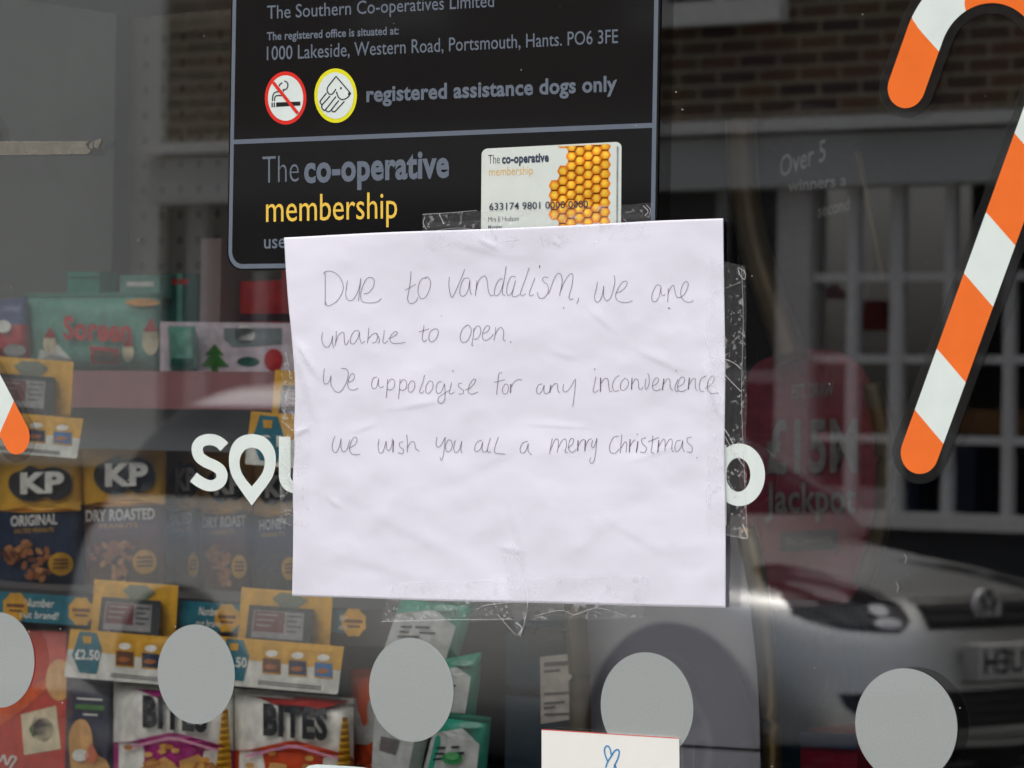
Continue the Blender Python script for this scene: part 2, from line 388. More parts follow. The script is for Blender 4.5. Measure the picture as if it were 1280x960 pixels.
t = thing('rendered_building', 'pale rendered neighbouring building on the near side, right of the shop front', 'building', (12, 3, 0))  # added out of view, a pale reflector for the bumper corner
mb = MB(); mb.box((4.15, -.05, .4), (24, 6, 6.5)); mb.obj('wall', mat('cream_reflector', (.78, .76, .70), .9), t)
mb = MB(); mb.box((4.151, -.07, 0), (24, 6, .397)); mb.obj('plinth', mat('pale_plinth', (.5, .49, .46), .9), t)
mb = MB(); mb.box((6.2, -.06, .41), (7.2, -.02, 2.4)); dr = mb.obj('door', mat('blue_door', (.05, .09, .16), .35), t)
mb = MB(); mb.box((7.0, -.10, 1.35), (7.08, -.061, 1.40)); mb.obj('handle', mat('handle_steel', (.6, .6, .6), .3, metal=1.0), dr)
for k in range(3):
    mb = MB(); x = 9+3.6*k; mb.box((x, -.08, 1.3), (x+1.2, -.04, 2.5)); mb.obj('window', dkglass, t)

t = thing('rendered_building', 'pale rendered neighbouring building on the near side, left of the shop front', 'building', (-14, 3, 0))  # added out of view to keep the car's flank pale
mb = MB(); mb.box((-34, -.05, 1.0), (-5.15, 6, 6.5)); mb.obj('wall', mat('cream_reflector', (.78, .76, .70), .9), t)
mb = MB(); mb.box((-34, -.07, 0), (-5.151, 6, .997)); mb.obj('plinth', mat('added_dark_plinth', (.04, .04, .04), .8), t)  # dark and tall so the lower flank of the car reflects dark
for k in range(3):
    mb = MB(); x = -11-5*k; mb.box((x, -.08, 4.0), (x+1.2, -.04, 5.4)); mb.obj('window', dkglass, t)

# ------------------------------------------------------------------ silver car parked across the street
NZ = V(1232, 763, 8.6)                                     # nose of the car
CARX, CARY = NZ.x+.10, -8.6
LV = [(.18,.16,.70,4.05),(.24,.07,.78,4.1),(.32,.012,.85,4.18),(.38,.0,.884,4.2),(.45,.010,.887,4.2),(.52,.028,.884,4.2),(.58,.046,.879,4.2),(.62,.060,.874,4.2),(.66,.076,.868,4.2),(.72,.105,.858,4.19),(.78,.15,.848,4.18),
      (.82,.26,.838,4.17),(.86,.52,.828,4.16),(.90,.86,.815,4.15),(.94,1.04,.79,4.12),(1.10,1.22,.755,4.05),(1.25,1.48,.69,3.95),(1.38,1.78,.625,3.8),(1.46,2.05,.55,3.6),(1.49,2.3,.42,3.3)]
def lerp_lv(z):
    z = max(LV[0][0], min(LV[-1][0], z))
    for a, b in zip(LV, LV[1:]):
        if z <= b[0]:
            k = (z-a[0])/(b[0]-a[0]); return [a[i]+(b[i]-a[i])*k for i in range(4)]
NEXP = 2.5
def outline(z, m=30, fl=14):
    _, sf, hw, sr = lerp_lv(z); Lc = .62 if z < .95 else .35; pts = []
    for i in range(m+1):
        th = math.pi/2*i/m
        y = hw*math.sin(th)**(2/NEXP); s = sf + Lc*(1-math.cos(th)**(2/NEXP)); pts.append((s, y))
    for i in range(1, fl+1): pts.append((sf+Lc+(sr-.3-sf-Lc)*i/fl, hw))
    for i in range(1, 9):
        th = math.pi/2*(1-i/8); pts.append((sr-.3*(1-math.cos(th)**(2/NEXP)), hw*math.sin(th)**(2/NEXP)))
    return pts
CROT = R(12)
def C3(s, y, z): return Vector((CARX - s*math.cos(CROT) - y*math.sin(CROT), CARY - s*math.sin(CROT) + y*math.cos(CROT), z))
def BS(p, z, off=0.0):
    """point on the car's skin: p metres round from the nose centre along the outline at height z"""
    o = outline(z); acc = 0; sg = 1 if p >= 0 else -1; q = abs(p)
    for a, b in zip(o, o[1:]):
        d = math.hypot(b[0]-a[0], b[1]-a[1])
        if acc+d >= q and d > 0:
            k = (q-acc)/d; s = a[0]+(b[0]-a[0])*k; y = a[1]+(b[1]-a[1])*k
            nx, ny = -(b[1]-a[1])/d, (b[0]-a[0])/d
            return C3(s+nx*off, sg*(y+ny*off), z)
        acc += d
    return C3(o[-1][0], 0, z)
CARF = lambda p, z, off=0.0: BS(p, z, off)
car = thing('parked_car', 'silver hatchback parked facing right across the street, mirrored in the window', 'car', (CARX-2, CARY, 0))
silver = mat('silver_paint', (.80, .81, .80), .33, .5, vary=.03, scale=3, coat=.1, metal=.96)
black = mat('black_plastic', (.012, .012, .014), .45)
mb = MB(); zl = [.18+(1.49-.18)*i/52 for i in range(53)]; ring = []
for z in zl:
    o = outline(z); full = [(s, y) for s, y in o] + [(s, -y) for s, y in reversed(o[1:-1])]; ring.append([C3(s, y, z) for s, y in full])
n = len(ring[0])
for r_ in ring: mb.v += r_
for i in range(len(ring)-1):
    zz = zl[i]
    for k in range(n):
        mb.f.append([i*n+k, i*n+(k+1) % n, (i+1)*n+(k+1) % n, (i+1)*n+k]); mb.mi.append(1 if 1.03 < zz < 1.38 else 0)
mb.f.append([(len(ring)-1)*n+k for k in range(n)]); mb.mi.append(0)
mb.f.append([k for k in range(n)][::-1]); mb.mi.append(0)
mb.obj('body', [silver, dkglass], car, smooth=True)
headm = mat('lamp_black', (.02, .02, .022), .12, .6); chrome = mat('chrome', (.75, .75, .77), .18, metal=1.0, vary=.02); lampw = mat('lamp_reflector', (.55, .55, .58), .2, metal=.7)
for sg in (1, -1):
    poly = [(.37*sg, .725), (.42*sg, .695), (.52*sg, .70), (.63*sg, .71), (.72*sg, .735), (.765*sg, .757), (.74*sg, .80), (.66*sg, .84), (.53*sg, .87), (.43*sg, .882), (.30*sg, .888), (.29*sg, .868), (.335*sg, .85), (.375*sg, .80), (.365*sg, .755)]
    mb = MB(); patch(mb, CARF, [(p*1.0, z) for p, z in poly], .008, sub=3); h = mb.obj('headlight', headm, car)
    mb = MB(); patch(mb, CARF, ell(.56*sg, .815, .055, .028), .014, sub=2); patch(mb, CARF, ell(.47*sg, .765, .035, .02), .014, sub=2)
    patch(mb, CARF, ell(.46*sg, .722, .05, .018), .014, sub=2); patch(mb, CARF, [(.39*sg, .79), (.37*sg, .84), (.38*sg, .87), (.41*sg, .87), (.40*sg, .84), (.41*sg, .79)], .013, sub=2); mb.obj('reflector', lampw, h)
    mb = MB(); patch(mb, CARF, [(.36*sg, .40), (.54*sg, .402), (.62*sg, .42), (.68*sg, .46), (.70*sg, .505), (.36*sg, .505)], .006, sub=2); mb.obj('fog_lamp_recess', black, car)
mb = MB(); patch(mb, CARF, [(-.30, .70), (.30, .70), (.30, .795), (-.30, .795)], .006, sub=3)
mb.obj('grille', black, car)
mb = MB()
for z in (.73, .765): patch(mb, CARF, [(-.29, z-.004), (.29, z-.004), (.29, z+.004), (-.29, z+.004)], .016, sub=3)
mb.obj('grille_slat', mat('grille_trim', (.05, .05, .06), .3), car)
mb = MB(); patch(mb, CARF, [(-.30, .385), (.30, .385), (.33, .505), (-.33, .505)], .006, sub=3); li = mb.obj('lower_intake', black, car)
mb = MB()
for z in (.412, .445, .475): patch(mb, CARF, [(-.3, z-.005), (.3, z-.005), (.3, z+.005), (-.3, z+.005)], .014, sub=3)
mb.obj('intake_slat', mat('intake_trim', (.045, .045, .055), .4), li)
mb = MB(); patch(mb, CARF, [(-1.0, .405), (-.6, .38), (-.3, .352), (0, .342), (.3, .352), (.6, .38), (1.0, .405), (1.0, .385), (.6, .36), (.3, .332), (0, .322), (-.3, .332), (-.6, .36), (-1.0, .385)], .02, sub=5); mb.obj('bumper_lip', silver, car)
mb = MB(); patch(mb, CARF, [(-1.3, .18), (1.3, .18), (1.3, .33), (.6, .33), (0, .305), (-.6, .33), (-1.3, .33)], .012, sub=5); mb.obj('bumper_valance', black, car)
# round badge with V over W
mb = MB(); bz = .762
badf = lambda p, z, off=0.0: C3(.135-off, p, z)
patch(mb, badf, [ell(0, bz, .068, .068), ell(0, bz, .058, .058)], .03, depth=.02)
for st in ([(-.026, bz+.053), (0, bz+.006)], [(.026, bz+.053), (0, bz+.006)], [(-.05, bz+.022), (-.024, bz-.045)], [(-.024, bz-.045), (0, bz-.002)], [(0, bz-.002), (.024, bz-.045)], [(.024, bz-.045), (.05, bz+.022)]):
    ribbon(mb, badf, st, .012, .032)
b_ = mb.obj('badge', mat('badge_bright', (.72, .72, .74), .25, metal=.35, vary=.02), car)
mb = MB(); patch(mb, badf, ell(0, bz, .06, .06), .022); mb.obj('badge_plate', mat('badge_dark', (.02, .02, .03), .2), b_)
plf = lambda p, z, off=0.0: C3(-.016-off, p, z)
mb = MB(); mb.box((-.016, -.32, .540), (.05, .20, .651)); mb.v = [C3(v.x, v.y, v.z) for v in mb.v]; pl = mb.obj('number_plate', mat('plate_white', (.68, .68, .66), .4), car)
mb = MB(); v_, f_ = glyphs('HJ60 UEH', .02); x0 = min(p.x for p in v_); x1 = max(p.x for p in v_)
mb.add([plf(-.295+.47*(p.x-x0)/(x1-x0), (.559)+.075*p.y/CAPH, .002) for p in v_], f_); mb.obj('lettering', black, pl)
# wheels
for sg, sx in ((1, .70), (-1, .70), (1, 3.28), (-1, 3.28)):
    yy = .889*sg; wf = lambda a, b, off=0.0, yy=yy, sg=sg: C3(sx-a, yy+sg*off, b)
    mb = MB(); patch(mb, wf, [(.385*math.cos(t_), .315+.395*math.sin(t_)) for t_ in [R(-22+224*i/40) for i in range(41)]], .004)
    wa = mb.obj('wheel_arch', black, car)
    mb = MB()
    prof = [(.20, .0), (.30, .0), (.315, -.02), (.315, -.18), (.2, -.18)]
    vs_ = [wf(r_*math.cos(2*math.pi*k/36), .316+r_*math.sin(2*math.pi*k/36), .012+d_) for r_, d_ in prof for k in range(36)]
    mb.add(vs_, [(i*36+k, i*36+(k+1) % 36, (i+1)*36+(k+1) % 36, (i+1)*36+k) for i in range(4) for k in range(36)])
    w = mb.obj('wheel', mat('tyre_rubber', (.02, .02, .02), .85), car, smooth=True)
    mb = MB()
    patch(mb, wf, [ell(0, .316, .20, .20, 36), ell(0, .316, .175, .175, 36)], .014)
    for k in range(5):
        a = 2*math.pi*k/5+.3; ribbon(mb, wf, [(.03*math.cos(a), .316+.03*math.sin(a)), (.18*math.cos(a), .316+.18*math.sin(a))], .05, .016)
    patch(mb, wf, ell(0, .316, .05, .05), .018); mb.obj('rim', mat('alloy', (.35, .35, .36), .3, metal=.6), w)

# ------------------------------------------------------------------ the shop behind the glass
PX0, PX1, PZ0, PZ1 = -2.4, 2.0, .35, 2.9
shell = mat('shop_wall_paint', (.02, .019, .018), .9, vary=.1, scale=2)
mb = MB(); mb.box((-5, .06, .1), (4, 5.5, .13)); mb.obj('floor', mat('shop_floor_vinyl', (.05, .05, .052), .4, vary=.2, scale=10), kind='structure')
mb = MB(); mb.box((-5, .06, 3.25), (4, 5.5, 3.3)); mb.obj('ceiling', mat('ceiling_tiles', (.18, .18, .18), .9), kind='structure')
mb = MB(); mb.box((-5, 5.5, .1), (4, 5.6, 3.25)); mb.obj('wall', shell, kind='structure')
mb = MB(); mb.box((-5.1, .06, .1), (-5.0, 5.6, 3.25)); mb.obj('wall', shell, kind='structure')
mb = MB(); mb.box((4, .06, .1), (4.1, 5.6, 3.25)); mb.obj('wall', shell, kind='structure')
t = thing('shop_front', 'dark framed shop front that holds the large window', 'shop front', (0, .03, 0))
ff = mat('frame_powdercoat', (.05, .052, .055), .4)
mb = MB(); mb.box((-5.1, -.05, 0), (4.1, .06, PZ0)); mb.obj('stall_riser', ff, t)
mb = MB(); mb.box((-5.1, -.12, PZ1), (4.1, .06, 3.8)); mb.obj('fascia', ff, t)
for a, b in ((-5.1, PX0), (PX1, 4.1)):
    mb = MB(); mb.box((a, -.05, PZ0+.001), (b, .059, PZ1-.001)); mb.obj('jamb', ff, t)
mb = MB(); mb.box((PX0, .0005, PZ0), (PX1, .0065, PZ1)); mb.obj('window_pane', GLASS, label='large reflective shop window pane carrying the notice and stickers', cat='window pane')

# gondola shelving -----------------------------------------------------------
shr = SROT
def sbox(mb, f, x0, y0, x1, y1, depth, mi=0, off=0.0):
    """box whose front face fills the pixel rectangle on plane f and runs depth metres back"""
    a = [f(x, y, off) for x, y in ((x0, y1), (x1, y1), (x1, y0), (x0, y0))]
    for k in (0, 1): pass
    z0 = (a[0].z+a[1].z)/2; z1 = (a[2].z+a[3].z)/2; xa = (a[0]+a[3])/2; xb = (a[1]+a[2])/2
    A = [Vector((p.x, p.y, z)) for p, z in ((xa, z0), (xb, z0), (xb, z1), (xa, z1))]
    B = [p + E2*depth*SK for p in A]
    mb.add(A+B, [(0, 1, 2, 3), (7, 6, 5, 4), (0, 4, 5, 1), (1, 5, 6, 2), (2, 6, 7, 3), (3, 7, 4, 0)], mi)
S0 = S(0.0)
gloc = S0(200, 960); gloc.z = .13
gon = thing('gondola_shelf', 'grey snack shelving unit with pegboard back and mauve front rail', 'shelf unit', gloc, shr)
mb = MB(); sbox(mb, S(.47), 143, -60, 520, 460, .012); mb.obj('pegboard_panel', peg_mat(), gon)
mb = MB(); sbox(mb, S(.44), -200, -60, 142, 480, .03); mb.obj('side_panel', mat('panel_grey', (.10, .105, .10), .7), gon)
shelfm = mat('shelf_metal', (.17, .175, .18), .5)
mb = MB(); sbox(mb, S(.008), -200, 468, 420, 476, .45); mb.obj('shelf_board', shelfm, gon)
mb = MB(); sbox(mb, S(-.088), -200, 748, 520, 756, .55); mb.obj('shelf_board', shelfm, gon)
mb = MB(); sbox(mb, S(.035), -200, 505, 420, 560, .02); mb.obj('shelf_lip', mat('lip_grey', (.16, .17, .175), .6), gon)
mb = MB(); sbox(mb, S(0), -200, 463, 420, 509, .006); mb.obj('price_rail', mat('mauve_rail', (.30, .13, .14), .45), gon)
mb = MB(); sbox(mb, S(-.095), -200, 742, 520, 784, .006); mb.obj('price_rail', mat('dark_rail', (.05, .045, .05), .4), gon)
mb = MB(); sbox(mb, S(.03), -200, 785, 520, 1010, .01); sbox(mb, S(.43), -200, 760, 520, 1300, .02); mb.obj('back_panel', mat('back_dark', (.03, .03, .035), .7), gon)
mb = MB(); sbox(mb, S(.30), 250, 298, 275, 470, .05); mb.obj('upright_post', mat('post_beige', (.38, .29, .27), .6), gon)
mb = MB(); sbox(mb, S(-.05), -200, -78, 520, -66, .49); mb.obj('shelf_board', shelfm, gon)  # added above the view to shade the upper goods and pegboard
mb = MB(); sbox(mb, S(-.15), -200, 1010, 620, 1040, .6); mb.obj('shelf_board', shelfm, gon)

def mats_c(name, rgb, k=1.0, rough=.3): return mat(name, lin(*rgb, k), rough, vary=.26, scale=90, bump=.45, bscale=30)
yel = mats_c('card_yellow', (226, 170, 52)); cwhite = mats_c('card_white', (222, 222, 214)); teal = mats_c('card_teal', (28, 110, 128)); ink = mats_c('ink_dark', (28, 30, 36))
red = mats_c('print_red', (196, 40, 44)); gold = mats_c('print_gold', (216, 160, 40)); nut = mats_c('nut_brown', (178, 108, 58)); nutd = mats_c('nut_dark', (112, 60, 34))
navy = mats_c('pack_navy', (34, 52, 84)); maroon = mats_c('pack_maroon', (104, 62, 44)); mint = mats_c('pack_mint', (104, 164, 146)); dgreen = mats_c('pack_green', (10, 86, 74))
prwhite = mats_c('print_white', (238, 236, 228)); purple = mats_c('pack_purple', (168, 34, 118)); orange = mats_c('pack_orange', (226, 92, 34)); tealb = mats_c('pack_teal', (30, 150, 124)); greyw = mats_c('pack_grey', (190, 192, 190)); biscuit = mats_c('biscuit', (214, 160, 92)); berry = mats_c('berry', (58, 26, 40)); leafg = mats_c('leaf_green', (64, 122, 52)); cream = mats_c('cream', (230, 214, 178)); pkred = mats_c('box_red', (204, 62, 40)); eink = mats_c('screen_grey', (148, 146, 146)); einkr = mats_c('screen_red', (112, 62, 66))

def bag(name, label, cat, quad, d, thick, mats, zones=(), group=None, body='bag', nu=14, nv=18, flat=False, seed=0):
    """soft pack: quad TL,TR,BR,BL in pixels on the shelf plane d; zones = [(v0, v1, material index)] bands from the top"""
    f = S(d); TL, TR, BR, BL = [Vector(q) for q in quad]
    xs_ = [q[0] for q in quad]; ys_ = [q[1] for q in quad]; cx0, cx1, cy0, cy1 = min(xs_), max(xs_), min(ys_), max(ys_)
    def bul(a, b):
        a = max(0, min(1, a)); b = max(0, min(1, b))
        w = noise.noise(Vector((a*3+seed*7.3, b*3.5, seed)))*.25
        return thick*((1-abs(2*a-1)**2.6)**.6)*((1-abs(2*b-1)**5)**.7)*(1+w*.5) if not flat else 0.0
    def inv(x, y):                                        # rough inverse of the quad
        b = (y-(TL.y+TR.y)/2)/(((BL.y+BR.y)-(TL.y+TR.y))/2); l = TL.x+(BL.x-TL.x)*b; r_ = TR.x+(BR.x-TR.x)*b
        return (x-l)/(r_-l), b
    def surf(x, y, off=0.0):
        a, b = inv(x, y); return f(x, y, off+bul(a, b))
    base = f((BL.x+BR.x)/2, (BL.y+BR.y)/2)
    t = thing(name, label, cat, base, shr, group)
    mb = MB()
    def px(a, b): p = TL*(1-a)*(1-b)+TR*a*(1-b)+BR*a*b+BL*(1-a)*b; return p
    k0 = len(mb.v)
    for side in (0, 1):
        vs_ = []
        for j in range(nv+1):
            for i in range(nu+1):
                p = px(i/nu, j/nv); th = bul(i/nu, j/nv)
                vs_.append(f(p.x, p.y, th) if side == 0 else (f(p.x, p.y, 0)+E2*SK*(th*.8 if not flat else thick)))
        fs = []; mis = []
        for j in range(nv):
            for i in range(nu):
                q = (j*(nu+1)+i, j*(nu+1)+i+1, (j+1)*(nu+1)+i+1, (j+1)*(nu+1)+i); m_ = 0
                for z in zones:
                    if z[0] <= (j+.5)/nv < z[1]: m_ = z[2]
                mb.add([], [], 0); fs.append(q); mis.append(m_)
        k = len(mb.v); mb.v += vs_
        for q, m_ in zip(fs, mis): mb.f.append([k+i for i in q]); mb.mi.append(m_)
    if flat:
        n1 = (nu+1)*(nv+1); per = [i for i in range(nu+1)] + [j*(nu+1)+nu for j in range(1, nv+1)] + [nv*(nu+1)+i for i in range(nu-1, -1, -1)] + [j*(nu+1) for j in range(nv-1, 0, -1)]
        for a, b in zip(per, per[1:]+per[:1]): mb.f.append([a, b, n1+b, n1+a]); mb.mi.append(0)
    mb.obj(body, mats, t, smooth=not flat)
    if not flat and abs(BL.y-TL.y) > 85:                   # crimped seal along the top
        mb = MB(); n_ = 72
        def seal(a, b): p = px(a, b*.05-.012); return f(p.x, p.y, .0022+bul(a, max(0, b*.05-.012))+.0011*math.sin(b*34))
        mb.grid(seal, 12, 24); mb.obj('crimped_seal', mats[zones[0][2]] if zones and zones[0][0] == 0 else mats[0], t, smooth=True)
    return t, surf

def nuts(mb, f, cx, cy_, rx, ry, n, off, seed):
    rnd = random.Random(seed)
    for k in range(n):
        a = rnd.random()*6.28; r_ = math.sqrt(rnd.random()); x = cx+rx*r_*math.cos(a); y = cy_+ry*r_*math.sin(a); q = rnd.random()*3.14
        pts = [(x+5.5*math.cos(t)*math.cos(q)-3.4*math.sin(t)*math.sin(q), y+5.5*math.cos(t)*math.sin(q)+3.4*math.sin(t)*math.cos(q)) for t in [2*math.pi*i/10 for i in range(10)]]
        patch(mb, f, pts, off+k*.00012, rnd.choice((0, 0, 1, 2)))

OFF = .0045
def nut_bag(quad, d, lower, words, label, seed, dx=0, nutty=True):
    TLx = quad[0][0]; wd = quad[1][0]-quad[0][0]; y0 = quad[0][1]; hh = quad[3][1]-y0
    nu = mat('bag_yellow', lin(236, 180, 62), .3, vary=.15, scale=50)
    t, sf = bag('snack_bag', label, 'nut bag', quad, d, .022, [lower, nu], [(0, .39, 1)], 'bags of nuts on the middle shelf', seed=seed)
    X = lambda a: TLx+wd*a; Y = lambda b: y0+hh*b
    mb = MB(); patch(mb, sf, [(X(0.03), Y(.36)), (X(.3), Y(.385)), (X(.62), Y(.372)), (X(.97), Y(.345)), (X(.97), Y(.41)), (X(.6), Y(.42)), (X(.3), Y(.425)), (X(.03), Y(.41))], OFF, sub=1); mb.obj('curved_band', nu, t)
    mb = MB(); pts = cr([(X(.14), Y(.25)), (X(.16), Y(.16)), (X(.3), Y(.12)), (X(.38), Y(.09)), (X(.5), Y(.115)), (X(.66), Y(.10)), (X(.82), Y(.14)), (X(.87), Y(.22)), (X(.82), Y(.3)), (X(.66), Y(.335)), (X(.56), Y(.315)), (X(.42), Y(.345)), (X(.25), Y(.325))], 4, True)
    patch(mb, sf, [(p.x, p.y) for p in pts], OFF, sub=1); lg = mb.obj('logo', ink, t)
    mb = MB(); text(mb, 'KP', sf, (X(.27), Y(.285)), (X(.78), Y(.275)), hh*.135, OFF+.0015, .05, sub=3); mb.obj('logo_lettering', prwhite, lg)
    mb = MB(); text(mb, words, sf, (X(.16 if len(words) < 9 else .04), Y(.522)), (X(.7 if len(words) < 9 else .86), Y(.505)), hh*.07, OFF, .03, sub=3); mb.obj('lettering', prwhite, t)
    mb = MB(); text(mb, 'SALTED PEANUTS' if 'ORIG' in words else 'PEANUTS', sf, (X(.2), Y(.572)), (X(.66), Y(.56)), hh*.03, OFF, .01, sub=3); mb.obj('small_lettering', gold, t)
    if nutty:
        mb = MB(); nuts(mb, sf, X(.34), Y(.72), wd*.26, hh*.09, 34, OFF, seed); nuts(mb, sf, X(.47), Y(.86), wd*.12, hh*.05, 12, OFF, seed+1); mb.obj('peanut_picture', [nut, nutd, mats_c('nut_light', (206, 142, 84))], t)
    mb = MB(); patch(mb, sf, ell(X(.74), Y(.79), wd*.145, hh*.082), OFF+.004, sub=1)
    bd = mb.obj('badge', gold, t)
    mb = MB()
    for q in range(3): patch(mb, sf, [(X(.65), Y(.755+.028*q)), (X(.83), Y(.753+.028*q)), (X(.83), Y(.765+.028*q)), (X(.65), Y(.767+.028*q))], OFF+.0055)
    mb.obj('badge_lettering', nutd, bd)
    return t
nut_bag([(-4, 566), (104, 560), (107, 742), (-4, 742)], 0.085, navy, 'ORIGINAL', 'navy and yellow nut bag reading ORIGINAL, under the left candy cane', 1)
nut_bag([(103, 553), (208, 556), (206, 744), (108, 742)], 0.080, maroon, 'DRY ROASTED', 'maroon and yellow nut bag reading DRY ROASTED beside the navy bag', 2)
nut_bag([(206, 560), (254, 562), (252, 745), (208, 745)], 0.150, mats_c('pack_darkbrown', (62, 48, 46)), 'SALTED', 'narrow dark brown nut bag tucked behind the bag reading DRY ROASTED', 3, nutty=False)
nut_bag([(250, 566), (316, 568), (314, 748), (250, 746)], 0.140, maroon, 'DRY ROAST', 'maroon nut bag behind the first white letters of the window wording', 4)
nut_bag([(314, 570), (378, 572), (376, 750), (314, 748)], 0.145, mats_c('pack_darkgrey', (60, 58, 70)), 'HONEY', 'dark nut bag half hidden by the notice edge', 5, nutty=False)

# cards and electronic labels --------------------------------------------------
def header_card(x, y, w, h, label):
    """yellow header with an electronic shelf label in front"""
    f = S(-.11); t = thing('shelf_label', label, 'price label', f(x+w/2, y+h), shr, 'electronic labels on yellow cards')
    sk = .075*w
    mb = MB(); patch(mb, f, [(x, y), (x+w, y+sk), (x+w-4, y+h+sk), (x-5, y+h)], 0, depth=.002); mb.obj('backing_card', yel, t)
    mb = MB(); pts = [(x+.34*w, y+.2*h), (x+.42*w, y+.1*h), (x+.62*w, y+.12*h), (x+.72*w, y+.24*h), (x+.62*w, y+.38*h), (x+.42*w, y+.36*h)]
    patch(mb, f, pts, .001); mb.obj('printed_emblem', mats_c('emblem_grey', (120, 128, 108)), t)
    mb = MB(); a = (x+.05*w, y+.32*h); W_ = .74*w; H_ = .72*h
    outer = [(a[0]+4, a[1]), (a[0]+W_, a[1]+sk*.7), (a[0]+W_-3, a[1]+H_+sk*.7), (a[0]-2, a[1]+H_)]
    patch(mb, f, outer, .014, depth=.012); lb = mb.obj('label_housing', mats_c('label_case', (58, 60, 64), 1, .35), t)
    q = lambda u, v: (outer[0][0]*(1-u)*(1-v)+outer[1][0]*u*(1-v)+outer[2][0]*u*v+outer[3][0]*(1-u)*v, outer[0][1]*(1-u)*(1-v)+outer[1][1]*u*(1-v)+outer[2][1]*u*v+outer[3][1]*(1-u)*v)
    mb = MB(); patch(mb, f, [q(.08, .12), q(.86, .12), q(.86, .82), q(.08, .82)], .0145, 0); patch(mb, f, [q(.1, .14), q(.56, .14), q(.56, .66), q(.1, .66)], .0149, 1)
    for k in range(3): patch(mb, f, [q(.14, .2+.14*k), q(.46-.05*k, .2+.14*k), q(.46-.05*k, .24+.14*k), q(.14, .24+.14*k)], .0152, 0)
    for k in range(4): patch(mb, f, [q(.6, .2+.13*k), q(.82-.06*(k % 2), .2+.13*k), q(.82-.06*(k % 2), .24+.13*k), q(.6, .24+.13*k)], .0152, 2)
    mb.obj('label_screen', [eink, einkr, mats_c('screen_ink', (90, 90, 92))], lb)
    return t
header_card(118, 724, 105, 68, 'electronic price label on yellow card above the first £2.50 ticket')
header_card(302, 734, 114, 68, 'electronic price label on yellow card under the notice corner')
header_card(-20, 444, 112, 68, 'electronic price label on yellow card beside the left candy cane')
header_card(344, 462, 100, 60, 'electronic price label on yellow card mostly hidden by the notice')

def ticket(x0, y0, x1, y1, price, label, sk=.083):
    f = S(-.125); t = thing('offer_ticket', label, 'offer ticket', f((x0+x1)/2, y1), shr, 'yellow and white offer tickets'); w = x1-x0; h = y1-y0
    P = lambda a, b: (x0+w*a+8*(1-b)-4, y0+h*b+sk*w*a)
    mb = MB(); patch(mb, f, [P(0, 0), P(1, 0), P(1, .5), P(0, .42)], 0, depth=.0015); tk = mb.obj('ticket_header', yel, t)
    mb = MB(); patch(mb, f, [P(0, .42), P(1, .5), P(1, .97), P(.985, 1), P(.01, 1), P(0, .97)], 0, depth=.0015); mb.obj('ticket_base', cwhite, t)
    mb = MB(); cx, cc = P(.155, .48); rx = .118*w if w < 260 else 20
    if w < 150: rx = .24*w; cx, cc = P(.3, .5)
    ry = .46*h; patch(mb, f, [(cx-rx*.5, cc-ry), (cx+rx*.62, cc-ry+2), (cx+rx, cc-ry*.2), (cx+rx*.62, cc+ry-2), (cx-rx*.5, cc+ry-4), (cx-rx, cc+2)], .0006); hx = mb.obj('price_hexagon', teal, t)
    mb = MB(); text(mb, price, f, (cx-rx*.82, cc+ry*.24), (cx+rx*.85, cc+ry*.3), ry*.42, .001, .03); mb.obj('price_lettering', prwhite, hx)
    mb = MB(); patch(mb, f, [(cx-rx*.3, cc-ry*.8), (cx+rx*.3, cc-ry*.78), (cx+rx*.25, cc-ry*.45), (cx-rx*.25, cc-ry*.47)], .001); mb.obj('small_emblem', gold, hx)
    if w > 150:
        for k in range(3):
            px_ = P(.36+.205*k, .14); sx = .148*w; sy = .56*h
            mb = MB(); q = [(px_[0], px_[1]), (px_[0]+sx, px_[1]+2), (px_[0]+sx, px_[1]+sy+2), (px_[0], px_[1]+sy)]
            patch(mb, f, q, .0006, 0); patch(mb, f, [(q[0][0]+1, q[0][1]+sy*.42), (q[1][0]-1, q[1][1]+sy*.42), (q[2][0]-1, q[2][1]-2), (q[3][0]+1, q[3][1]-2)], .0009, 1)
            patch(mb, f, ell(px_[0]+sx*.5, px_[1]+sy*.26, sx*.33, sy*.13, 12), .001, 2); patch(mb, f, ell(px_[0]+sx*.45, px_[1]+sy*.75, sx*.33, sy*.1, 12), .0012, 3)
            mb.obj('product_picture', [gold, [maroon, navy, mats_c('pack_blue', (46, 110, 170))][k], prwhite, nut], t)
        mb = MB()
        for k in range(2): a = P(.36, .84+.05*k); b = P(.86, .86+.05*k); patch(mb, f, [(a[0], a[1]), (b[0], b[1]), (b[0], b[1]+1.6), (a[0], a[1]+1.6)], .0006)
        mb.obj('small_print', mats_c('print_grey', (130, 130, 128)), t)
    return t
ticket(84, 786, 243, 846, '£2.50', 'yellow and white £2.50 ticket over the purple bag reading BITES')
ticket(268, 795, 426, 855, '£2.50', 'yellow and white £2.50 ticket over the red bag reading BITES')
ticket(-60, 510, 100, 560, '£1', 'yellow and white ticket under the mauve rail by the left candy cane')
ticket(310, 514, 392, 580, '£1', 'yellow ticket with £1 hexagon behind the pin shaped letter')
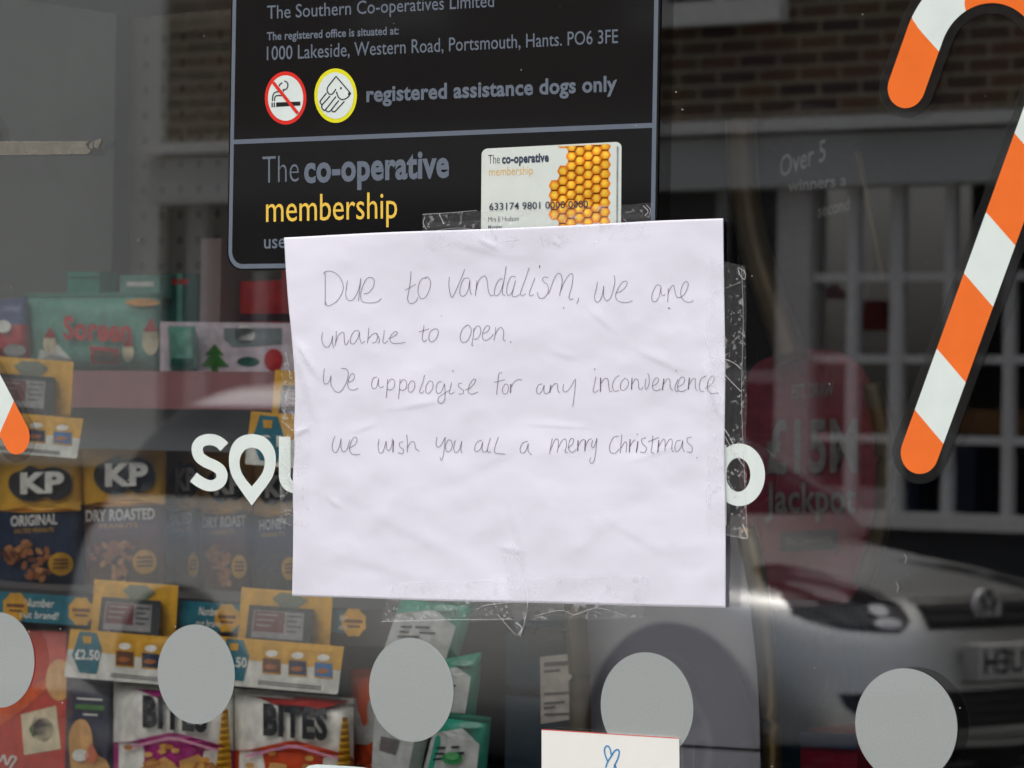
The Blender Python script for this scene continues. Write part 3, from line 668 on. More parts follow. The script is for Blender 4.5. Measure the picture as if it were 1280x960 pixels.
def strip(x0, y0, x1, y1, label, sk=.07, badges=((.12,), (.9,))):
    f = S(-.10); t = thing('shelf_strip', label, 'shelf strip', f((x0+x1)/2, y1), shr, 'blue promotional strips on the rail'); w = x1-x0; h = y1-y0
    P = lambda a, b: (x0+w*a, y0+h*b+sk*w*a)
    mb = MB(); patch(mb, f, [P(0, 0), P(1, 0), P(1, 1), P(0, 1)], 0, depth=.001); mb.obj('strip_card', teal, t)
    mb = MB(); text(mb, 'Number', f, P(.36, .46), P(.66, .44), h*.28, .0006, .01, shear=.15); text(mb, 'nut brand!', f, P(.32, .86), P(.7, .84), h*.24, .0006, .01, shear=.15); mb.obj('lettering', prwhite, t)
    mb = MB()
    for (a,) in badges: c = P(a, .5); patch(mb, f, [(c[0]+17*math.cos(k*6.283/16)*(1 if k % 2 else .88), c[1]+19*math.sin(k*6.283/16)*(1 if k % 2 else .88)) for k in range(16)], .0006)
    bd = mb.obj('badge', gold, t)
    mb = MB()
    for (a,) in badges: c = P(a, .5); patch(mb, f, [(c[0]-11, c[1]-4), (c[0]+11, c[1]-3), (c[0]+11, c[1]+1), (c[0]-11, c[1])], .001); patch(mb, f, [(c[0]-8, c[1]+3), (c[0]+8, c[1]+4), (c[0]+8, c[1]+7), (c[0]-8, c[1]+6)], .001)
    mb.obj('badge_lettering', nutd, bd)
strip(-16, 738, 110, 774, 'blue shelf strip with two yellow badges, left of the first yellow price card', badges=((.28,), (.93,)))
strip(218, 750, 302, 786, 'blue shelf strip between the two yellow price cards', badges=((.78,),))
strip(412, 762, 446, 790, 'short blue shelf strip right of the yellow price card under the notice', badges=((.88,),))

# upper shelf goods ------------------------------------------------------------
t, sf = bag('cake_pack', 'mint green festive loaf pack with red lettering on the upper shelf', 'cake pack', [(32, 368), (202, 366), (200, 462), (40, 464)], 0.140, .03, [mint], seed=6)
mb = MB(); text(mb, 'Soreen', sf, (79, 423), (164, 427), 27, OFF+.003, .035, sub=3); mb.obj('lettering', red, t)
mb = MB(); patch(mb, sf, [(112, 432), (148, 436), (148, 455), (114, 456)], OFF, sub=1); mb.obj('red_panel', red, t)
mb = MB(); patch(mb, sf, [(117, 437), (144, 440), (144, 452), (118, 452)], OFF+.001, sub=1); mb.obj('loaf_picture', mats_c('loaf_brown', (96, 72, 62)), t)
mb = MB()
for (x, y, s_) in ((188, 425, 12), (62, 430, 9), (160, 440, 8)):
    patch(mb, sf, ell(x, y, s_*.9, s_*1.6, 14), OFF, 0); patch(mb, sf, [(x-s_*.8, y-s_*.9), (x+s_*.8, y-s_*.9), (x+s_*.1, y-s_*2.4)], OFF+.001, 1)
patch(mb, sf, [(45, 455), (50, 436), (62, 442), (72, 430), (88, 448), (92, 456)], OFF+.0004, 2); patch(mb, sf, ell(178, 378, 22, 5, 14), OFF, 3)
mb.obj('festive_picture', [cream, red, prwhite, biscuit], t)
t, sf = bag('sweet_pack', 'red and blue pack at the upper shelf end beside the loaf pack', 'sweet pack', [(-40, 374), (34, 372), (38, 448), (-40, 448)], 0.130, .02, [mats_c('pack_bluegrey', (84, 94, 132)), red], [(.45, 1, 1)], seed=7)
mb = MB(); patch(mb, sf, ell(18, 438, 14, 8, 12), OFF); patch(mb, sf, ell(4, 408, 10, 8, 12), OFF); mb.obj('printed_picture', prwhite, t)
def pack(name, label, cat, quad, d, m, extra=(), thick=.03, flat=True, group=None, seed=0):
    t, sf = bag(name, label, cat, quad, d, thick, [m], flat=flat, nu=4 if flat else 12, nv=4 if flat else 14, seed=seed, body='carton' if flat else 'pouch', group=group)
    for nm, polys, m2 in extra:
        mb = MB()
        for k, p in enumerate(polys): patch(mb, sf, p, .0008+.0003*k if flat else OFF+.0003*k, sub=0 if flat else 1)
        mb.obj(nm, m2, t)
    return t, sf
pack('gift_box', 'small teal box standing behind the loaf pack, left one', 'box', [(84, 340), (124, 340), (124, 372), (84, 372)], 0.280, tealb, [('lid_line', [[(84, 346), (124, 346), (124, 348), (84, 348)]], dgreen)])
pack('gift_box', 'wide mint box standing behind the loaf pack, nearer the beige post', 'box', [(150, 344), (200, 344), (200, 372), (150, 372)], 0.280, mint, [('printed_band', [[(158, 352), (192, 352), (192, 358), (158, 358)]], prwhite)])
pack('gift_box', 'dark green gift box behind the pale festive tray', 'box', [(203, 342), (246, 342), (246, 412), (203, 412)], 0.300, dgreen, [('ribbon', [[(221, 342), (228, 342), (228, 412), (221, 412)]], mint), ('bow', [ell(220, 352, 6, 4, 10), ell(230, 352, 6, 4, 10)], red)])
pack('festive_tray', 'pale festive treat box printed with a green tree beside the beige post', 'treat box', [(200, 402), (372, 404), (372, 468), (200, 466)], 0.125, mats_c('tray_pink', (212, 196, 204)),
     [('tree_picture', [[(268, 430), (256, 444), (280, 444)], [(268, 438), (250, 458), (286, 458)], [(264, 458), (272, 458), (272, 464), (264, 464)]], leafg),
      ('bauble_picture', [ell(342, 450, 12, 14, 18)], red), ('window_picture', [[(280, 410), (352, 410), (352, 430), (290, 434), (280, 424)]], mats_c('tray_grey', (128, 138, 140))),
      ('leaf_picture', [ell(310, 452, 14, 6, 14)], dgreen), ('snow_picture', [ell(306, 418, 13, 12, 14)], prwhite)], thick=.08)
pack('biscuit_pouch', 'small mint pouch in front of the pale festive treat box', 'pouch', [(210, 408), (244, 408), (246, 464), (212, 464)], 0.110, mint, [('printed_band', [[(214, 448), (242, 448), (242, 458), (214, 458)]], dgreen)], flat=False, thick=.015, seed=9)
pack('gift_box', 'deep red gift box behind the sign corner beside the notice', 'box', [(300, 352), (352, 350), (352, 410), (300, 410)], 0.320, red, [('printed_band', [[(300, 392), (352, 392), (352, 402), (300, 402)]], berry)])
pack('gift_box', 'pinkish red gift box partly hidden by the notice, above the treat box', 'box', [(352, 336), (400, 336), (400, 410), (352, 410)], 0.320, mats_c('box_pink', (190, 90, 96)), [('printed_band', [[(352, 392), (400, 392), (400, 402), (352, 402)]], berry)])

# bottom shelf goods -----------------------------------------------------------
t, sf = pack('cracker_box', 'red cracker box with a topped square cracker picture, under the leftmost dot', 'cracker box', [(-60, 784), (83, 790), (81, 1010), (-60, 1010)], -.085, pkred,
     [('orange_swoosh', [[(-60, 930), (20, 870), (60, 846), (64, 856), (30, 886), (-60, 950)]], orange),
      ('cracker_picture', [[(26, 893), (70, 882), (76, 936), (30, 944)]], cream), ('topping_picture', [ell(54, 912, 13, 15, 16)], berry), ('herb_picture', [[(36, 912), (44, 894), (50, 904), (42, 924)], ell(72, 836, 8, 12, 10)], leafg)], thick=.07)
mb = MB(); patch(mb, sf, ell(74, 850, 17, 26, 20), .0012); patch(mb, sf, [(0, 790), (30, 792), (42, 824), (6, 820)], .0012, 1); mb.obj('round_cracker_picture', [biscuit, red], t)
mb = MB(); ribbon(mb, sf, [(0, 952), (5, 944), (8, 956), (14, 946), (20, 948), (15, 956), (12, 962)], 2.4, .0016); mb.obj('lettering', prwhite, t)
t, sf = pack('biscuit_bag', 'navy biscuit bag with a green stripe between the red box and purple bag', 'biscuit bag', [(83, 846), (142, 850), (142, 1010), (80, 1010)], -.09, mats_c('pack_deepnavy', (32, 42, 70)),
     [('green_stripe', [[(94, 880), (130, 882), (130, 888), (94, 886)]], leafg), ('small_lettering', [[(96, 872), (128, 874), (128, 876), (96, 874)], [(104, 892), (122, 893), (122, 895), (104, 894)]], prwhite)], flat=False, thick=.02, seed=11)
mb = MB(); patch(mb, sf, [(p.x, p.y) for p in cr([(88, 960), (86, 920), (94, 902), (106, 900), (114, 914), (118, 940), (134, 952), (134, 975), (88, 980)], 4, True)], OFF, 0, sub=1); patch(mb, sf, ell(100, 944, 10, 8, 12), OFF+.001, 1); patch(mb, sf, [(106, 944), (114, 928), (122, 944), (118, 954), (108, 954)], OFF+.0014, 2); mb.obj('biscuit_picture', [biscuit, prwhite, mats_c('salmon', (212, 112, 76))], t)
def bites(x0, y0, x1, sk, m1, m2, label, seed):
    w = x1-x0; P = lambda a, b: (x0+w*a, y0+b+sk*a*w)
    t, sf = bag('snack_bag', label, 'snack bag', [P(0, 0), P(1, 0), (x1, y0+160), (x0, y0+160)], -.10, .028, [prwhite], group='bags reading BITES on the bottom shelf', seed=seed)
    mb = MB(); patch(mb, sf, [P(0, 1), P(1, 1), P(1, 18), P(.52, 22), P(.42, 30)], OFF, sub=2) if False else patch(mb, sf, [P(.08, 2), P(.97, 2), P(.62, 20), P(.52, 22)], OFF, sub=2); mb.obj('top_flash', m1, t)
    mb = MB(); text(mb, 'BITES', sf, P(.24, 52), P(.78, 52), 36, OFF+.001, .045, sub=3); mb.obj('lettering', ink, t)
    mb = MB(); patch(mb, sf, [P(.0, 76), P(.12, 74), P(.46, 58), P(.54, 58), P(.9, 68), P(1, 74), P(1, 140), P(0, 140)], OFF, 0, sub=2)
    patch(mb, sf, [P(.1, 80), P(.46, 63), P(.54, 63), P(.88, 74), P(.88, 77), P(.54, 67), P(.46, 67), P(.1, 84)], OFF+.0012, 1, sub=1); mb.obj('lower_panel', [m2, mats_c('flash_pink', (222, 150, 180))], t)
    mb = MB(); rnd = random.Random(seed)
    for k in range(16):
        a = .25+.55*rnd.random(); b = 96+44*rnd.random(); c = P(a, b); s_ = 13+rnd.random()*9
        patch(mb, sf, [(c[0]+s_*math.cos(q*1.2566+k)*(.7+.5*rnd.random()), c[1]+s_*.75*math.sin(q*1.2566+k)*(.7+.5*rnd.random())) for q in range(5)], OFF+.002+.0002*k, k % 3)
    for k in range(7):
        c = P(.08+.84*rnd.random(), 70+25*rnd.random()); patch(mb, sf, ell(c[0], c[1], 6, 3.6, 6, k), OFF+.0018, k % 3)
    mb.obj('snack_picture', [biscuit, mats_c('crisp_gold', (226, 168, 78)), mats_c('crisp_dark', (184, 116, 52))], t)
    # crinkled yellow gusset
    mb = MB()
    def gs(a, b): return sf(x1-27+27*a+ (3*(1-b)), y0+22+118*b+sk*w, .004+.003*math.sin(b*90+a*3))
    mb.grid(lambda a, b: gs(a*(.25+.75*b)+(.375*(1-b)), b), 4, 60); mb.obj('side_gusset', mats_c('foil_yellow', (222, 170, 34), 1, .3), t, smooth=True)
    return t, sf
bites(142, 852, 292, .085, purple, purple, 'white and purple snack bag reading BITES, partly behind the second dot', 21)
bites(293, 862, 442, .085, mats_c('pack_crimson', (170, 44, 40)), mats_c('pack_redorange', (206, 70, 30)), 'white and red snack bag reading BITES, under the second £2.50 ticket', 22)
pack('snack_bag', 'orange and white snack bag squeezed beside the red bag reading BITES', 'snack bag', [(438, 838), (500, 838), (500, 1010), (440, 1010)], -.06, orange, [('white_panel', [[(440, 872), (500, 882), (500, 934), (446, 930), (440, 934)]], greyw), ('crisp_picture', [ell(478, 936, 20, 12, 9), ell(452, 946, 12, 9, 8)], mats_c('crisp_red', (200, 74, 40)))], flat=False, thick=.02, seed=13)
def tilted(quad, d, label, seed, green_cap=False):
    t, sf = bag('tea_pouch', label, 'pouch', quad, d, .016, [tealb], group='leaning teal and white pouches', seed=seed)
    TL, TR, BR, BL = [Vector(q) for q in quad]; P = lambda a, b: tuple(TL*(1-a)*(1-b)+TR*a*(1-b)+BR*a*b+BL*(1-a)*b)
    mb = MB(); patch(mb, sf, [P(0, .22), P(.5, .14), P(.84, .3), P(.84, 1), P(0, 1)], OFF, sub=2); w = mb.obj('white_panel', greyw, t)
    mb = MB()
    for k, (a0, a1, b) in enumerate(((.12, .5, .36), (.12, .6, .42), (.12, .4, .48), (.14, .55, .7))): patch(mb, sf, [P(a0, b), P(a1, b-.03), P(a1, b-.005), P(a0, b+.025)], OFF+.0012)
    mb.obj('small_lettering', ink, w)
    mb = MB(); text(mb, 'Mints', sf, P(.5, .12), P(.9, .1), 9, OFF+.001, .02) if False else patch(mb, sf, ell(*P(.62, .1), 14, 4, 12), OFF+.001, sub=3); mb.obj('pale_mark', mint, t)
    return t, sf
tilted([(503, 744), (594, 752), (562, 862), (468, 846)], -.11, 'teal and white pouch leaning behind the third dot, uppermost', 31)
tilted([(545, 826), (602, 815), (593, 915), (500, 910)], -.13, 'teal pouch leaning between the third dot and the dark cabinet', 32)
t, sf = tilted([(548, 890), (614, 898), (604, 1010), (516, 1010)], -.15, 'teal and white pouch with a green cap picture, lowest of the pile', 33)
mb = MB(); patch(mb, sf, ell(565, 948, 13, 8, 16), OFF+.003); patch(mb, sf, ell(565, 945, 9, 5, 14), OFF+.004, 1); mb.obj('cap_picture', [mats_c('cap_green', (34, 140, 74)), mats_c('cap_light', (90, 176, 110))], t)
pack('card_pack', 'white and grey pack lying crooked below the third dot', 'pack', [(468, 896), (520, 916), (500, 1010), (462, 1010)], -.17, greyw, [('grey_mark', [[(476, 920), (500, 926), (494, 944), (474, 938)]], mats_c('mark_grey', (110, 104, 104)))], thick=.02)

# dark cabinet with pinned price list
f = PL(.59); a = f(600, 1040); t = thing('drinks_cabinet', 'dark teal cabinet standing beside the shelving with a white list on it', 'cabinet', (f(670, 900).x, .8, .13))
cab = mats_c('cabinet_navy', (14, 50, 68)); x0 = f(622, 900).x; x1 = f(724, 900).x; zt_ = f(660, 778).z
mb = MB(); mb.box((x0, .61, .13), (x1, 1.05, zt_)); mb.obj('body', cab, t)
mb = MB(); mb.box((x0+.004, .595, f(660, 860).z), (x1-.004, .609, zt_-.01)); mb.box((x0+.004, .595, .2), (x1-.004, .609, f(660, 872).z)); mb.obj('drawer_front', cab, t)
mb = MB(); mb.box((f(655, 795).x, .58, f(660, 796).z), (f(712, 785).x, .594, f(660, 784).z)); mb.obj('drawer_handle', ink, t)
t = thing('price_list', 'small white printed list fixed to the dark cabinet above the white card', 'list', f(705, 905), 0)
f2 = PL(.578)
mb = MB(); patch(mb, f2, [(675, 821), (734, 815), (735, 896), (676, 905)], 0, depth=.001); mb.obj('sheet', mats_c('sheet_grey', (190, 180, 172)), t)
mb = MB()
for k, (xa, xb, y) in enumerate(((680, 712, 828), (680, 700, 838), (680, 718, 866), (680, 706, 878), (680, 694, 884), (680, 726, 892))): patch(mb, f2, [(xa, y), (xb, y-2), (xb, y+(3.2 if k == 0 else 1)), (xa, y+(5 if k == 0 else 3))], .0006)
mb.obj('printed_lines', mats_c('line_grey', (96, 92, 92)), t)

# grey counter stand with brass edges
f = PL(.5); t = thing('lottery_stand', 'grey counter stand with brass curved edges behind the white card', 'stand', f(845, 1030), 0)
L_ = [(716, 660), (728, 720), (735, 790), (738, 850), (739, 940), (739, 1060)]; Rr = [(918, 660), (932, 720), (941, 790), (947, 850), (950, 930), (952, 1060)]
gm = mat('stand_grey', lin(140, 140, 150), .45, vary=.05, scale=6); brass = mat('brass', (.24, .165, .07), .35, metal=.85, vary=.2, scale=30)
mb = MB(); lo = [(p.x, p.y) for p in cr(L_, 5)] + [(p.x, p.y) for p in reversed(cr(Rr, 5))]; patch(mb, f, lo, 0, depth=-.02)
bk = [f(x, y, -.3) for x, y in lo]; fr_ = [f(x, y) for x, y in lo]; n = len(lo)
mb.add(fr_+bk, [(i, (i+1) % n, n+(i+1) % n, n+i) for i in range(n)]); pn = mb.obj('front_panel', gm, t)
mb = MB(); ribbon(mb, f, [(739, 925), (850, 932), (951, 938)], 3, .001); mb.obj('panel_seam', ink, pn)
mb = MB(); mb.tube([f(x+14, y, -.015) for x, y in [(p.x, p.y) for p in cr(Rr, 8)]], .0075, n=12); mb.obj('brass_edge', brass, t, smooth=True)
mb = MB(); mb.tube([f(x-12, y, -.03) for x, y in [(p.x, p.y) for p in cr(L_, 8)]], .009, n=12); mb.obj('brass_edge', mat('brass_shaded', (.10, .075, .04), .4, metal=.6), t, smooth=True)  # same brass trim, its shaded look put into a darker colour

# jackpot sign
f = PL(1.05); t = thing('jackpot_sign', 'tall magenta jackpot sign with brass edging, dim behind the glass', 'sign', f(1015, 900), 0)
mag = mats_c('sign_magenta', (112, 14, 40), 1, .4); signdark = mats_c('sign_dark', (14, 15, 22), 1, .3)
pts = cr([(935, 470), (965, 445), (1015, 436), (1062, 446), (1094, 490), (1108, 560), (1106, 640), (1088, 700), (1060, 752), (1010, 762), (962, 752), (938, 710), (926, 640), (926, 550)], 4, True)
mb = MB(); patch(mb, f, [(p.x, p.y) for p in pts], 0, depth=.03); mb.obj('lower_panel', mag, t)
mb = MB(); patch(mb, f, [(p.x, p.y) for p in cr([(935, 200), (960, 150), (1010, 130), (1060, 150), (1084, 220), (1092, 330), (1062, 440), (1000, 434), (965, 410), (942, 320)], 4, True)], -.012, depth=.02); mb.obj('upper_panel', signdark, t)
dim = mats_c('sign_letter', (108, 104, 102))
mb = MB(); text(mb, '£15M', f, (958, 589), (1072, 588), 62, .003, .03); text(mb, 'Jackpot', f, (956, 640), (1070, 640), 36, .003, .02); text(mb, 'EST. DRAW', f, (990, 498), (1042, 494), 17, .003, .02); mb.obj('lettering', dim, t)
mb = MB(); text(mb, 'Over 5', f, (975, 222), (1032, 200), 26, -.010, .01); text(mb, 'winners a', f, (985, 240), (1058, 232), 15, -.010, .01); text(mb, 'second', f, (1022, 272), (1062, 262), 16, -.010, .01); mb.obj('upper_lettering', mats_c('sign_letter_grey', (150, 150, 152)), t)
mb = MB(); patch(mb, f, [(975, 665), (1047, 661), (1047, 686), (975, 690)], .003); nl = mb.obj('name_label', mats_c('label_navy', (20, 24, 44)), t)
mb = MB(); text(mb, 'The Community', f, (981, 682), (1041, 678), 9, .004, .0); mb.obj('lettering', dim, nl)
brown = mat('bronze_edge', (.085, .06, .028), .4, metal=.5, vary=.2, scale=30)
mb = MB(); mb.tube([f(p.x, p.y, .01) for p in cr([(1090, 480), (1105, 550), (1106, 620), (1098, 670), (1078, 730)], 8)], .0085, n=12); mb.obj('edge_trim', brown, t, smooth=True)
mb = MB(); mb.tube([f(p.x, p.y, .01) for p in cr([(926, 150), (930, 230), (944, 310), (966, 380), (990, 450)], 8)], .014, n=12); mb.obj('edge_trim', brown, t, smooth=True)
mb = MB(); mb.tube([f(p.x, p.y, .01) for p in cr([(1072, 190), (1084, 250), (1096, 310), (1104, 350)], 6)], .0025); mb.obj('edge_trim', brown, t, smooth=True)
zf_ = .13; mb = MB(); c_ = f(1010, 800); mb.tube([(c_.x, 1.08, .13), (c_.x, 1.08, c_.z+.02)], .02); mb.box((c_.x-.15, .95, .13), (c_.x+.15, 1.2, .15)); mb.obj('foot', ink, t)
# red pack in the dark on the right
mb = MB(); f = PL(.75)
pk = thing('red_carton', 'dark red carton low behind the glass, left of the rightmost dot', 'carton', f(1035, 1010), 0)
a = f(1000, 1010); b = f(1072, 918); mb.box((a.x, .75, a.z), (b.x, .9, b.z)); mb.obj('carton', mats_c('carton_red', (130, 22, 46)), pk)
mb = MB(); mb.box((a.x, .747, b.z-.012), (b.x, .7495, b.z)); mb.obj('dark_flap', navy, pk)

# ------------------------------------------------------------------ on the glass: stickers
VIN = .0004
def vinyl(name, rgb, rough=.12, spec=.5, vary=.05): return mat(name, lin(*rgb), rough, spec, vary=vary, scale=60, bump=.02, bscale=60)
vwhite = vinyl('vinyl_white', (222, 232, 228)); vorange = vinyl('vinyl_orange', (240, 116, 48)); 
frost = mat('frosted_vinyl', lin(157, 163, 162, 1.0), .35, .5, vary=.08, scale=900, bump=.03, bscale=900, coat=.8)
g_frost = 'frosted grey dots in a row along the window'
dots = [(-6, 825.5, 49, 60, 'frosted grey window dot over the red cracker box'), (245.5, 842.5, 47.8, 62.5, 'frosted grey window dot over the purple bag reading BITES'), (515.5, 862, 52.6, 66, 'frosted grey window dot over the leaning teal pouches'),
        (808.7, 883, 57, 69, 'frosted grey window dot in front of the grey brass edged stand'), (1133, 909, 63.8, 72.5, 'frosted grey window dot over the mirrored car bumper')]
# true circles on the glass, evenly spaced
zd = sum(G(x, y).z for x, y, *_ in dots)/5; RD = .0297
for k, (x, y, rx, ry, lab) in enumerate(dots):
    cxx = -.2797+.1584*k; c0 = Vector((cxx, -VIN, -.1413+1.36))
    mb = MB(); n = 72; vs_ = [c0+Vector((RD*math.cos(2*math.pi*i/n), 0, RD*math.sin(2*math.pi*i/n))) for i in range(n)]
    mb.add(vs_+[v+Vector((0, VIN-.0001, 0)) for v in vs_], [tuple(range(n))]+[(i, (i+1) % n, n+(i+1) % n, n+i) for i in range(n)])
    mb.obj('frosted_dot', frost, loc=tuple(c0), label=lab, cat='window dot', group=g_frost)

# information sign
SXL, SXR = -.0989-.004, .1952+.002
zdv = .1764+1.36; zbot = G(330, 338).z; ztop = zdv+.17
sign = thing('information_sign', 'dark glossy information sign with grey outline behind the paper notice', 'sign', ((SXL+SXR)/2, -VIN, zbot))
vblack = mat('vinyl_black', (.0095, .0095, .010), .06, .5, vary=.1, scale=8)
vgrey = vinyl('vinyl_greyblue', (104, 113, 126), .2)
def rrect(x0, z0, x1, z1, r_, n=8):
    out = []
    for cxx, czz, a0 in ((x1-r_, z1-r_, 0), (x0+r_, z1-r_, 90), (x0+r_, z0+r_, 180), (x1-r_, z0+r_, 270)):
        out += [(cxx+r_*math.cos(R(a0+90*i/n)), czz+r_*math.sin(R(a0+90*i/n))) for i in range(n+1)]
    return out
gl = lambda x, z, off=0.0: Vector((x, -off, z))
mb = MB(); patch(mb, gl, rrect(SXL, zbot, SXR, ztop, .011), VIN, depth=.0003); mb.obj('panel', vblack, sign)
bw = .0027; e = .0012
mb = MB(); patch(mb, gl, [rrect(SXL+e, zbot+e, SXR-e, ztop-e, .0105), rrect(SXL+e+bw, zbot+e+bw, SXR-e-bw, ztop-e-bw, .008)], VIN+.0001)
patch(mb, gl, [(SXL+e+bw, zdv-bw/2), (SXR-e-bw, zdv-bw/2), (SXR-e-bw, zdv+bw/2), (SXL+e+bw, zdv+bw/2)], VIN+.0001); mb.obj('border', vgrey, sign)
TO = VIN+.00012
for s_, bl, br, cap, bo, m_ in (('The Southern Co-operatives Limited', (333.8, 23.6), (617.5, 8.5), 16.4, .004, vgrey), ('The registered office is situated at:', (333.5, 50.3), (498.5, 42.7), 9.8, .022, vgrey),
        ('1000 Lakeside, Western Road, Portsmouth, Hants. PO6 3FE', (333.5, 75.2), (772.5, 53.6), 17, .004, vgrey), ('registered assistance dogs only', (458, 127), (771, 113.4), 18.5, .03, vgrey),
        ('The', (328, 229.3), (373.5, 227), 34, -.012, vgrey), ('co-operative', (380, 227.5), (561.5, 220.5), 33, .034, vgrey), ('membership', (332.5, 277.4), (496.4, 272.5), 33, .0, vinyl('vinyl_yellow', (240, 200, 84), .2)), ('use', (330, 310.6), (357, 309.5), 17, .012, vgrey)):
    mb = MB(); text(mb, s_, G, bl, br, cap, TO, bo); mb.obj('lettering', m_, sign)
vred = vinyl('vinyl_red', (222, 52, 44)); vyel = vinyl('vinyl_lime', (232, 226, 44)); vink = mat('vinyl_ink', (.012, .012, .012), .3)
def circ(cx, cy_, rx, ry): return ell(cx, cy_, rx, ry, 48)
mb = MB(); patch(mb, G, circ(357, 122.5, 26, 33.2), TO); ns = mb.obj('no_smoking_symbol', vred, sign)
mb = MB(); patch(mb, G, circ(357, 122.5, 22, 28.4), TO+.0001); mb.obj('symbol_ground', vwhite, ns)
def c1(p): return (325+p[0]/12.3, 82+p[1]/12.3)
mb = MB(); o1 = TO+.0002
patch(mb, G, [c1(p) for p in ((248, 566), (620, 552), (620, 612), (248, 634))], o1)
for q in (176, 210): patch(mb, G, [c1(p) for p in ((q, 568), (q+19, 568), (q+19, 640), (q, 640))], o1)
for st in ([(190, 545), (196, 470), (225, 415), (290, 398)], [(222, 545), (228, 490), (255, 462), (335, 460)], [(292, 318), (312, 282), (342, 262)], [(372, 236), (412, 255), (428, 300), (412, 350), (375, 370), (350, 365)], [(352, 368), (365, 400)]):
    ribbon(mb, G, [c1(p) for p in st], 1.5, o1)
mb.obj('cigarette_print', vink, ns)
mb = MB(); ribbon(mb, G, [c1((200, 255)), c1((580, 735))], 4.0, o1+.0001); mb.obj('red_slash', vred, ns)
mb = MB(); patch(mb, G, circ(419.5, 119.5, 26.6, 34), TO); ds = mb.obj('assistance_dog_symbol', vyel, sign)
mb = MB(); patch(mb, G, circ(419.5, 119.5, 22.6, 29), TO+.0001); mb.obj('symbol_ground', vwhite, ds)
def c2(p): return (385+p[0]/12, 80+p[1]/12)
mb = MB()
for st in ([(420, 185), (300, 335)], [(300, 335), (286, 385), (300, 432), (335, 455), (372, 440), (418, 375)], [(420, 185), (640, 440)], [(640, 440), (600, 495), (545, 528), (500, 530), (455, 495), (425, 415)],
           [(278, 432), (190, 545), (182, 575), (205, 605), (228, 590), (330, 480)], [(215, 600), (205, 645), (232, 688), (262, 682), (418, 488)], [(262, 682), (285, 712), (318, 712), (345, 690), (462, 545)], [(350, 680), (370, 712), (402, 712), (425, 690), (545, 560)]):
    ribbon(mb, G, [c2(p) for p in st], 1.45, o1, n=5)
patch(mb, G, ell(*c2((493, 362)), 1.2, 1.6, 12), o1); patch(mb, G, [c2(p) for p in ((602, 425), (640, 438), (612, 478), (598, 455))], o1); mb.obj('dog_and_hand_print', vink, ds)

# membership card printed on the sign
mb = MB()
def cardp(a, b): return (602+175*a + (-1)*b*1.0, 186-9*a+132*b)
rc = []
for (ca, cb, a0) in ((1-.045, .055, 270), (1-.045, .94, 0), (.045, .94, 90), (.045, .055, 180)):
    rc += [cardp(ca+.045*math.cos(R(a0+i*11.25)), cb+.055*math.sin(R(a0+i*11.25))) for i in range(9)]
patch(mb, G, rc, TO); card = mb.obj('membership_card', vinyl('card_mint', (214, 222, 216), .2), sign)
mb = MB(); patch(mb, G, [(771, 182), (773, 184), (772, 310), (770, 310)], TO+.0002); mb.obj('card_edge_line', mats_c('edge_grey', (140, 146, 150)), card)
hcA = [mats_c('honey_%d' % i, c) for i, c in enumerate(((232, 132, 30), (240, 152, 32), (250, 186, 44), (252, 206, 70), (236, 142, 36)))]
mb = MB(); rnd = random.Random(3); px_, py_ = 11.3, 11.9
def c7(p): return (540+p[0]/4.267, 160+p[1]/4.267)
outl = [c7(p) for p in ((660, 60), (990, 60), (990, 500), (920, 510), (870, 480), (840, 520), (800, 490), (760, 540), (650, 540), (655, 480), (625, 440), (622, 360), (622, 290), (650, 262), (672, 262), (672, 200), (700, 180), (715, 150), (700, 120), (675, 100))]
def inside(x, y, poly):
    c = False; n = len(poly)
    for i in range(n):
        a = poly[i]; b = poly[i-1]
        if (a[1] > y) != (b[1] > y) and x < (b[0]-a[0])*(y-a[1])/(b[1]-a[1])+a[0]: c = not c
    return c
hexs = []
for i in range(-1, 13):
    for j in range(0, 14):
        x = 683+i*px_*.93-.12*j; y = 179+j*py_+(py_/2 if i % 2 else 0)-i*.45
        if inside(x, y, outl) and x < 766: hexs.append((x, y))
def hexp(x, y, r_, j=0): return [(min(769.5, x+r_*.98*math.cos(k*math.pi/3)), max(179.5+(770-x)*.05, y+r_*1.08*math.sin(k*math.pi/3))) for k in range(6)]
for x, y in hexs: patch(mb, G, hexp(x, y, 7.4), TO+.0001, 0 if rnd.random() < .6 else 4)
for x, y in hexs:
    patch(mb, G, hexp(x, y, 5.6), TO+.00016, 1); x += rnd.uniform(-.5, .5); y += rnd.uniform(-.5, .5)
    patch(mb, G, hexp(x, y-.3, 4.3), TO+.00022, 2); patch(mb, G, hexp(x-.3, y-.6, 2.4+rnd.random()), TO+.00028, 3)
mb.obj('honeycomb_picture', hcA, card)
cnavy = vinyl('card_navy', (58, 66, 88), .3); cgold = vinyl('card_gold', (226, 178, 84), .3)
mb = MB(); text(mb, 'The', G, (610.3, 204.6), (624.8, 204), 11, TO+.0001, -.01); mb.obj('lettering', cnavy, card)
mb = MB(); text(mb, 'co-operative', G, (627.4, 204.2), (686, 201.8), 10.8, TO+.0001, .04); mb.obj('lettering', cnavy, card)
mb = MB(); text(mb, 'membership', G, (611.5, 219.8), (666, 217.6), 10.5, TO+.0001, -.008); mb.obj('lettering', cgold, card)
mb = MB(); text(mb, '633174 9801 0000 0000', G, (611.5, 262.6), (735, 259.2), 8.6, TO+.0004, .004); mb.obj('card_number', cnavy, card)
mb = MB(); text(mb, 'Mrs E Hudson', G, (610.3, 277.2), (648.5, 276), 6, TO+.0001, .0); text(mb, 'Member', G, (610.3, 286), (628, 285.4), 4.4, TO+.0001, .006); mb.obj('small_lettering', cnavy, card)

